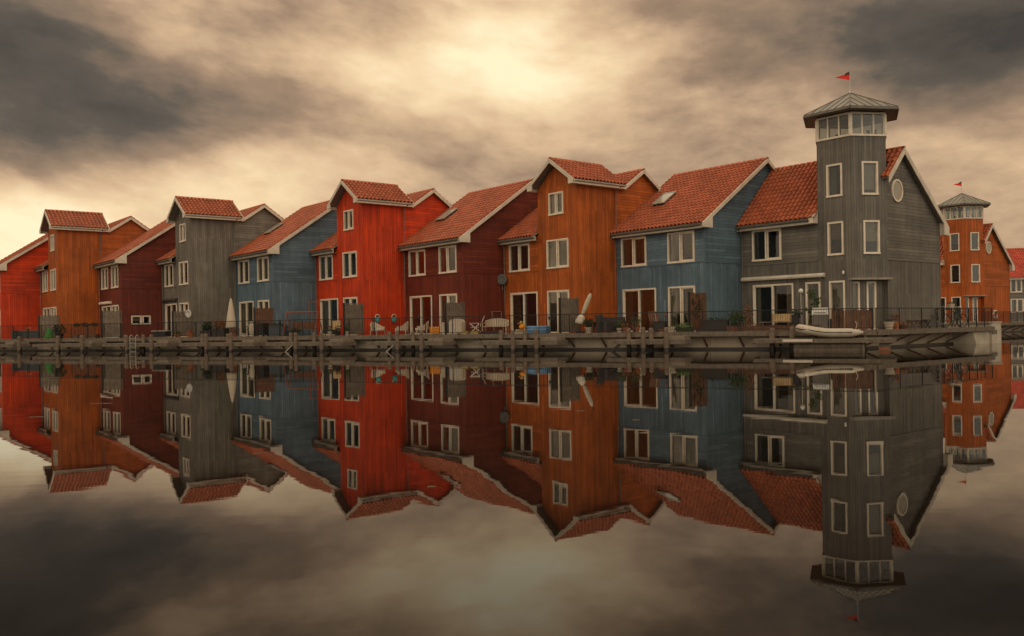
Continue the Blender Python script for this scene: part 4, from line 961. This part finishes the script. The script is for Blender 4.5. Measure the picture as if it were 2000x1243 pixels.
# --- nearest orange house
h = thing('crate', 'low cream slatted box before the left glass door of the orange house', 'crate', at(-10.25, .55), UROT); m = M(); m.box(0, .6, 0, .4, 0, .22)
for i in range(6): m.box(.02 + i * .1, .1 + i * .1, -.015, 0, .0, .24)
m.build('box', WICK, h)
h = thing('toy_bird', 'orange and yellow toy duck standing on the cream box', 'toy', at(-9.78, .4, DECK + .24), UROT)
m = M(); m.lathe((0, 0, 0), [(.08, 0), (.17, .07), (.18, .16), (.12, .25), (.07, .29)], 12); m.build('body', ORNG, h, smooth=True)
m = M(); m.lathe((-.05, 0, .27), [(.05, 0), (.1, .06), (.1, .12), (.05, .18)], 10); m.build('head', YEL, h, smooth=True); m = M(); m.bar((-.13, 0, .34), (-.26, 0, .32), .08, .04); m.build('beak', ORNG, h)
h = thing('paddling_pool', 'round pale blue paddling pool before the orange house', 'paddling pool', at(-9.05, .95), 0)
m = M(); 
for z, r in ((.08, .62), (.21, .61), (.34, .59)):
    N = 22; m.tube([(r * math.cos(2 * math.pi * i / N), r * math.sin(2 * math.pi * i / N), z) for i in range(N + 1)], .075, 8, cap=False)
m.build('ring', BLUE, h, smooth=True); m = M(); m.lathe((0, 0, .02), [(.56, 0), (.56, .02)], 20); m.build('floor', BLUE, h)
h = thing('lantern_post', 'slim black post with small lantern at the orange house railing', 'lantern', at(-8.25, .3), 0); m = M(); m.tube([(0, 0, 0), (0, 0, .92)], .025, 6); m.build('post', BLACK, h); m = M(); m.lathe((.12, 0, .74), [(.03, 0), (.06, .03), (.06, .12), (.02, .18)], 8); m.bar((0, 0, .9), (.12, 0, .92), .02, .02); m.build('lamp', DARK, h)
h = thing('folded_parasol', 'cream folded parasol leaning to the right by the orange side wall', 'parasol', at(-6.55, .95), UROT)
m = M(); p0, p1 = Vector((-.02, 0, .70)), Vector((.60, 0, 2.12)); d = p1 - p0
m.tube([p0 + d * t for t in (0.22, .4, .7, .88, 1.0)], [.08, .125, .125, .11, .03], 10, 0); m.build('canopy', WICK, h)
m = M(); m.tube([(.10, 0, .98), (.04, 0, .85), (-.04, 0, .62), (-.06, 0, .52)], [.09, .2, .27, .25], 9); m.build('valance', WHITE, h); m = M(); m.tube([(-.03, 0, 0), (-.03, 0, .7), (.1, 0, 1.0), (.68, 0, 2.3)], .022, 6); m.lathe((-.03, 0, 0), [(.25, 0), (.25, .06), (.05, .09)], 10); m.build('pole', DARK, h)
pot('dark leafy plant in a pale square tub under the leaning parasol', at(-6.0, .7), .22, .3, CONC, LEAFD, .35, .4, 240, 31, ls=.11); pot('bare flowering twigs in a low tub by the orange side wall', at(-5.75, 1.1), .2, .3, TERRA, LEAFR, .35, .75, 40, 32)
h = thing('garden_sofa', 'dark rattan sofa by the orange side wall', 'sofa', at(-5.75, 1.1), UROT + R(-6)); m = M(); m.box(0, 1.4, 0, .7, .05, .36); m.build('base', DGREY, h); m = M(); m.box(0, 1.4, .58, .72, .362, .82); m.build('backrest', DGREY, h); m = M(); m.box(-.14, -.005, 0, .72, .05, .6); m.box(1.405, 1.54, 0, .72, .05, .6); m.build('arm', DGREY, h); m = M(); m.box(.03, 1.37, .02, .56, .365, .46); m.build('seat_cushion', CURT[2], h)
h = thing('rattan_armchair', 'dark rattan armchair with raked back next to the dark sofa', 'armchair', at(-4.95, .55), UROT + R(70)); m = M(); m.box(-.32, .32, -.3, .3, .08, .40); m.build('seat', DGREY, h); m = M(); m.hexa([(-.32, .28, .4), (.32, .28, .4), (.32, .36, .4), (-.32, .36, .4), (-.3, .48, .92), (.3, .48, .92), (.3, .56, .92), (-.3, .56, .92)]); m.build('backrest', DGREY, h); m = M(); m.box(-.38, -.325, -.3, .3, .08, .6); m.box(.325, .38, -.3, .3, .08, .6); m.build('arm', DGREY, h)
h = thing('low_table', 'low dark garden table before the dark rattan armchair', 'table', at(-5.5, .35), UROT); m = M(); m.box(0, .7, 0, .45, .30, .34); m.build('table_top', WOODB, h)
for x in (.03, .62):
    for y in (.03, .37):
        m = M(); m.box(x, x + .05, y, y + .05, 0, .30); m.build('leg', WOODB, h)
# --- blue house by the tower
pot('leggy shrub in a dark pot at the left door of the blue house', at(-3.45, .85), .22, .3, DARK, LEAF, .32, .55, 150, 41)
pot('low pot with white blossoms at the left corner of the blue house', at(-4.25, .6), .18, .24, WICK, LEAF, .28, .4, 120, 42); pot('terracotta pot with red geraniums, left of two', at(-3.85, .4), .18, .26, TERRA, LEAFR, .22, .22, 110, 43); pot('terracotta pot with red geraniums, right of two', at(-3.3, .4), .2, .28, TERRA, LEAFR, .24, .25, 110, 44)
h = deckchair('brown wooden recliner chair before the blue house doors', -2.35, .95, R(35), WOODB, 1.08)
h = thing('cube_table', 'black rattan cube in front of the brown recliner', 'cube table', at(-2.4, .5), UROT); m = M(); m.box(0, .58, 0, .5, .02, .52); m.build('body', DGREY, h); m = M(); m.box(-.02, .6, -.02, .52, .522, .56); m.build('top', DARK, h)
h = thing('garden_torch', 'slim garden torch between the two doors of the blue house', 'garden torch', at(-1.77, .5), 0); m = M(); m.tube([(0, 0, 0), (0, 0, .78)], .018, 6); m.build('pole', BLACK, h); m = M(); m.lathe((0, 0, .78), [(.03, 0), (.07, .06), (.06, .14), (.02, .17)], 8); m.build('head', RUST, h)
pot('pale yellow pot at the right door of the blue house', at(-1.42, .5), .18, .28, WICK, LEAF, .12, .1, 40, 45)
planter('planter', 'low green trough of lettuce like plants by the ivy screen', 'planter', at(-1.2, .35), UROT, .85, .28, .2, LEAFD, plain('leaf_bright', (.16, .23, .06), .6, .35, 12), .26, 200, ls=.09, seed=46)
pot('small terracotta saucer pot before the black cube', at(-1.95, .3), .16, .14, TERRA)
planter('planter', 'long dark planter along the blue side wall', 'planter', at(.15, .55), UROT, 1.2, .45, .58, DGREY, LEAFD, .1, 60, seed=47)
pot('round green bush in a dark tub between blue and grey houses', at(1.75, .85), .28, .32, DARK, LEAF, .42, .65, 420, 48, ls=.11); pot('tall russet shrub in a tub by the grey house downpipe', at(2.25, 1.25), .2, .3, CONC, LEAFR, .28, .95, 200, 49, ls=.10)
# --- tower house terrace
h = thing('planter', 'long low dark timber planter along the grey house railing', 'planter', at(1.35, .35), UROT, 'planters on the terraces'); m = M(); m.box(0, 4.3, 0, .28, .02, .24); m.box(-.02, 4.32, -.015, .295, .242, .27); m.build('box', WOODB, h); m = M(); m.leaves((2.1, .14, .28), (2.0, .12, .07), 200, .07, random.Random(3)); m.build('foliage', LEAFR, h)
h = thing('slatted_crate', 'pale slatted wooden crate on a shelf above the boardwalk rail', 'crate', at(3.42, .32, DECK + .46), UROT)
m = M()
for i in range(9): m.box(.08 + i * .095, .165 + i * .095, 0, .025, 0, .36)
m.box(0.05, .98, .025, .35, .0, .03); m.box(.05, .98, .33, .35, .03, .36); m.build('slats', plain('pale_pine', (.50, .34, .17), .7, .25, 5), h)
h = thing('shelf', 'narrow plank shelf fixed on posts carrying the slatted crate', 'shelf', at(2.95, .30, DECK), UROT); m = M(); m.box(0, 1.5, -.04, .42, .41, .455); m.build('plank', WOODL, h)
for x in (.1, 1.3):
    m = M(); m.box(x, x + .07, .12, .19, 0, .41); m.build('post', WOODL, h)
h = thing('cube_planter', 'black box planter right of the slatted crate', 'planter', at(4.45, .4), UROT); m = M(); m.box(0, .3, 0, .3, .3, .76); m.build('box', DARK, h); m = M(); m.leaves((.2, .2, .8), (.25, .2, .2), 80, .12, random.Random(8)); m.build('foliage', LEAFD, h); m = M(); m.box(.05, .25, .05, .25, 0, .3); m.build('stand', DARK, h)
h = thing('garden_lamp', 'slim lamp pole with a round glass globe before the grey house', 'garden lamp', at(4.78, 1.15), 0); m = M(); m.tube([(0, 0, 0), (0, 0, 1.8)], .02, 6); m.build('pole', CONC, h); m = M(); m.lathe((0, 0, 1.8), [(.04, 0), (.105, .05), (.12, .12), (.09, .2), (.02, .24)], 12); m.build('globe', BULB, h, smooth=True)
h = thing('climbing_plant', 'leafy climbing plant beside the narrow door of the grey house', 'climbing plant', at(5.1, 1.35), UROT); m = M(); m.tube([(0, 0, 0), (.03, .05, .7), (-.02, .05, 1.3), (.03, .04, 1.95)], .015, 5); m.build('stem', WOODB, h); m = M()
for i in range(8): m.leaves((.25 + .18 * math.sin(i * 1.7), .1, .35 + .22 * i), (.16, .1, .16), 34, .14, random.Random(50 + i))
m.build('foliage', LEAF, h)
h = thing('barbecue', 'large gas barbecue with a shiny rounded hood before the grey house', 'barbecue', at(5.32, .75), UROT)
m = M(); m.box(0, .72, 0, .5, .08, .74); m.build('cabinet', GUT, h); m = M(); m.prism([(0, 0, .78), (0, .06, .95), (0, .2, 1.08), (0, .38, 1.10), (0, .5, .98), (0, .5, .78)], (.72, 0, 0)); m.build('hood', STEEL, h)
m = M(); m.box(-.05, .77, -.03, .52, .742, .778); m.build('shelf', STEEL, h); m = M(); m.tube([(.1, -.05, .86), (.62, -.05, .86)], .015, 6); m.box(.1, .12, -.05, .03, .85, .87); m.box(.6, .62, -.05, .03, .85, .87); m.build('handle', DARK, h); m = M(); m.box(.8, 1.05, .05, .35, .02, .55); m.build('gas_bottle_box', DARK, h)
h = thing('slat_fence', 'red brown slatted fence panel behind the railing before the tower', 'fence', at(6.25, .26), UROT)
m = M()
for i in range(15): m.box(i * .118, i * .118 + .1, 0, .02, .04, .93)
m.build('slats', WOODB, h)
for x in (.02, 1.72):
    m = M(); m.box(x, x + .06, .025, .08, 0, .96); m.build('post', DARK, h)
pot('round pale pot among three by the tower entrance, left', sd_at(2.2, .6), .24, .36, CONC, LEAFD, .15, .1, 30, 61); pot('terracotta pot with dry plant, middle of three by the tower entrance', sd_at(2.85, .6), .2, .34, TERRA, LEAFR, .22, .45, 70, 62); pot('low brown bowl, right of three pots by the tower entrance', sd_at(3.5, .6), .28, .2, WOODB, LEAFR, .2, .1, 40, 63)
def folding_chair(label, t):
    h = thing('folding_chair', label, 'folding chair', sd_at(t, .95), SROT + R(8), 'folding chairs by the grey side wall')
    m = M()
    for z in (.5, .6, .7, .8, .9): m.box(.03, .47, .02 + .1 * (z - .4), .045 + .1 * (z - .4), z, z + .065)
    m.build('backrest', WOODL, h); m = M()
    for y in (-.36, -.28, -.2, -.12, -.04): m.box(.03, .47, y, y + .06, .42, .445)
    m.build('seat', WOODL, h)
    for x in (0, .48):
        m = M(); m.bar((x + .012, -.35, 0), (x + .012, .1, .98), .03, .04); m.build('leg', WOODB, h); m = M(); m.bar((x + .012, .12, 0), (x + .012, -.34, .44), .03, .04); m.build('leg', WOODB, h)
    return h
folding_chair('wooden folding chair with ladder back, left of two at the grey side wall', 4.3); folding_chair('wooden folding chair with ladder back, right of two at the grey side wall', 5.1)
h = thing('low_table', 'small dark folding table beside the two folding chairs', 'table', sd_at(5.7, .55), SROT); m = M(); m.box(0, .75, 0, .45, .42, .45); m.build('table_top', WOODB, h); m = M(); m.bar((.05, .05, 0), (.65, .05, .42), .03, .03); m.bar((.65, .08, 0), (.05, .08, .42), .03, .03); m.bar((.05, .38, 0), (.65, .38, .42), .03, .03); m.bar((.65, .41, 0), (.05, .41, .42), .03, .03); m.build('trestle', DARK, h)
# bicycles
def bicycle(label, t, o, rz, col):
    h = thing('bicycle', label, 'bicycle', sd_at(t, o), SROT + rz, 'bicycles parked by the railing')
    for x in (0, 1.05):
        w_ = M(); N = 22; w_.tube([(x + .33 * math.cos(2 * math.pi * i / N), 0, .34 + .33 * math.sin(2 * math.pi * i / N)) for i in range(N + 1)], .02, 6, cap=False)
        wo = w_.build('wheel', BLACK, h); s_ = M()
        for i in range(10): a = math.pi * i / 5; s_.bar((x, 0, .34), (x + .32 * math.cos(a), 0, .34 + .32 * math.sin(a)), .006, .006)
        s_.lathe((x, 0, .32), [(.03, 0), (.03, .04)], 8); s_.build('spokes', STEEL, wo)
    m = M(); B, Cc, D, E_ = (0, 0, .34), (.42, 0, .30), (.28, 0, .82), (.86, 0, .84)
    for p, q in ((B, Cc), (B, D), (Cc, D), (Cc, (.88, 0, .76)), (D, E_), ((.84, 0, .94), (1.05, 0, .34))): m.tube([p, q], .02, 6)
    m.build('frame', col, h); m = M(); m.tube([(.28, 0, .82), (.26, 0, .93)], .016, 6); m.hexa([(.1, -.09, .93), (.4, -.03, .93), (.4, .03, .93), (.1, .09, .93), (.1, -.1, 1.0), (.4, -.02, .98), (.4, .02, .98), (.1, .1, 1.0)]); m.build('saddle', DARK, h)
    m = M(); m.tube([(.84, 0, .94), (.82, 0, 1.07)], .016, 6); m.tube([(.62, -.28, 1.05), (.78, -.25, 1.09), (.83, 0, 1.08), (.78, .25, 1.09), (.62, .28, 1.05)], .016, 6); m.build('handlebar', STEEL, h)
    m = M(); m.box(-.3, .2, -.07, .07, .72, .74); m.tube([(-.25, 0, .72), (0, 0, .36)], .01, 5); m.build('carrier', DARK, h); m = M(); m.box(.96, 1.04, -.04, .04, .84, .92); m.build('headlight', WHITE, h)
bicycle('black bicycle parked leftmost behind the dense railing', 7.0, .6, R(20), DARK); bicycle('dark bicycle with pale basket, middle of the three at the railing', 8.2, .75, R(-25), GBLUE); bicycle('black bicycle rightmost of the three parked at the railing', 9.4, .6, R(35), DARK)
c = sd_at(8.75, .7); h = thing('basket', 'pale wicker basket on the handlebar of the middle bicycle', 'basket', (c.x, c.y, DECK + .98), SROT); m = M(); m.lathe((0, 0, 0), [(.13, 0), (.19, .24), (.2, .26), (.17, .26)], 12); m.build('weave', WICK, h); m = M(); m.leaves((0, 0, .28), (.17, .17, .1), 60, .07, random.Random(1)); m.build('foliage', LEAFD, h)
# street lamp behind the house corner
c = sd_at(8.6, -.0); c = c - EF * 2.6
h = thing('street_lamp', 'slim street lamp with bell shaped lantern right of the grey gable', 'street lamp', (c.x, c.y, .8), 0)
m = M(); m.lathe((0, 0, 0), [(.09, 0), (.09, .5), (.06, .6), (.045, 3.3), (.06, 3.35)], 10); m.build('post', BLACK, h); m = M(); m.lathe((0, 0, 3.36), [(.07, 0), (.17, .12), (.18, .38), (.10, .42)], 10); m.build('lantern', BULB, h); m = M(); m.lathe((0, 0, 3.78), [(.2, 0), (.16, .1), (.05, .2), (.02, .42)], 10); m.build('cap', DARK, h)
# life ring on the far quay
c = sd_at(3.5, .3) + far; h = thing('life_ring', 'white and red life ring hanging at the far quay railing', 'life ring', (c.x, c.y, DECK + .75), SROT); m = M(); N = 24
for i in range(N):
    a, b = 2 * math.pi * i / N, 2 * math.pi * (i + 1) / N; m.tube([(.36 * math.cos(a), 0, .36 * math.sin(a)), (.36 * math.cos(b), 0, .36 * math.sin(b))], .085, 8, 1 if i % 6 == 0 else 0)
m.build('ring', [WHITE, REDCLOTH], h); m = M(); m.box(-.04, .04, .05, .1, -.75, .5); m.build('stand', BLACK, h)
# far grey house at the right edge
h = thing('row_house', 'far dark grey house with red tiled roof, cut off by the right edge', 'house', (59.0, 105.0, DECK), R(-8))
m = M(); WD = 9; wins = [(.35, 3.45, 1.6, 5.0), (.35, 1.1, 1.75, 2.65), (3.2, 3.45, 4.8, 5.0), (3.2, 0, 5.0, 2.65), (6.3, 3.45, 7.9, 5.0), (6.3, 1.1, 7.9, 2.65)]
wall_rect(m, (0, 0), 0, WD, 0, 5.5, wins, 1); wall_poly(m, (0, 0), math.pi / 2, [(0, 0), (8, 0), (8, 5.3), (4, 8.6), (0, 5.3)], 1); wall_poly(m, (WD, 0), math.pi / 2, [(0, 0), (8, 0), (8, 5.3), (4, 8.6), (0, 5.3)], 1); wall_rect(m, (WD, 8), math.pi, WD, 0, 5.4, [], 1); m.build('wall', list(CL['slate'][:2]), h)
for a, b, c_, d in wins: window(h, (0, 0), 0, a, b, c_ - a, d - b, 'double', 'window' if b else 'garden_door', 0)
m = M(); tiled(m, (-.2, -.4, 5.2), (WD + .4, 0, 0), (0, 4.4, 3.7)); tiled(m, (WD + .2, 8.4, 5.2), (-WD - .4, 0, 0), (0, -4.4, 3.7)); rf = m.build('roof', [tilemat('roof_tile_red', (.42, .065, .035)), SOFFIT], h)
r = M(); ridge(r, (-.2, 4, 8.92), (WD + .2, 4, 8.92)); r.build('ridge_tiles', RIDGE, rf, smooth=True); fa = M(); fa.box(-.2, WD + .2, -.36, -.32, 4.95, 5.17); fa.build('fascia', CREAM, rf); gutter(rf, (-.2, -.45, 5.16), (WD + .2, -.45, 5.16), FASC)
# floating twigs and leaves on the water
for x, y, l, a, lb in ((-7.9, 14.4, .22, 10, 'pale floating twig in the red reflection at the left edge'), (-8.1, 16.9, .42, 4, 'thin floating reed in the reflection of the far orange house'), (-2.9, 9.8, .09, -8, 'small floating leaf in the blue reflection left of the red one'),
        (-.75, 7.6, .07, 5, 'small floating leaf in the reflection of the bright red gable'), (1.7, 12.6, .1, 6, 'pale floating stick in the reflection of the nearest blue house'), (1.0, 14.0, .13, 3, 'thin floating stick in the reflection of the nearest orange house')):
    m = M(); m.tube([(0, 0, .002), (l * .4, l * .06, .004), (l, 0, .002)], .0045, 5); tag(m.build('floating_twig', WOODL, None, (x, y, 0), R(a)), lb, 'twig', 'twigs floating on the water')
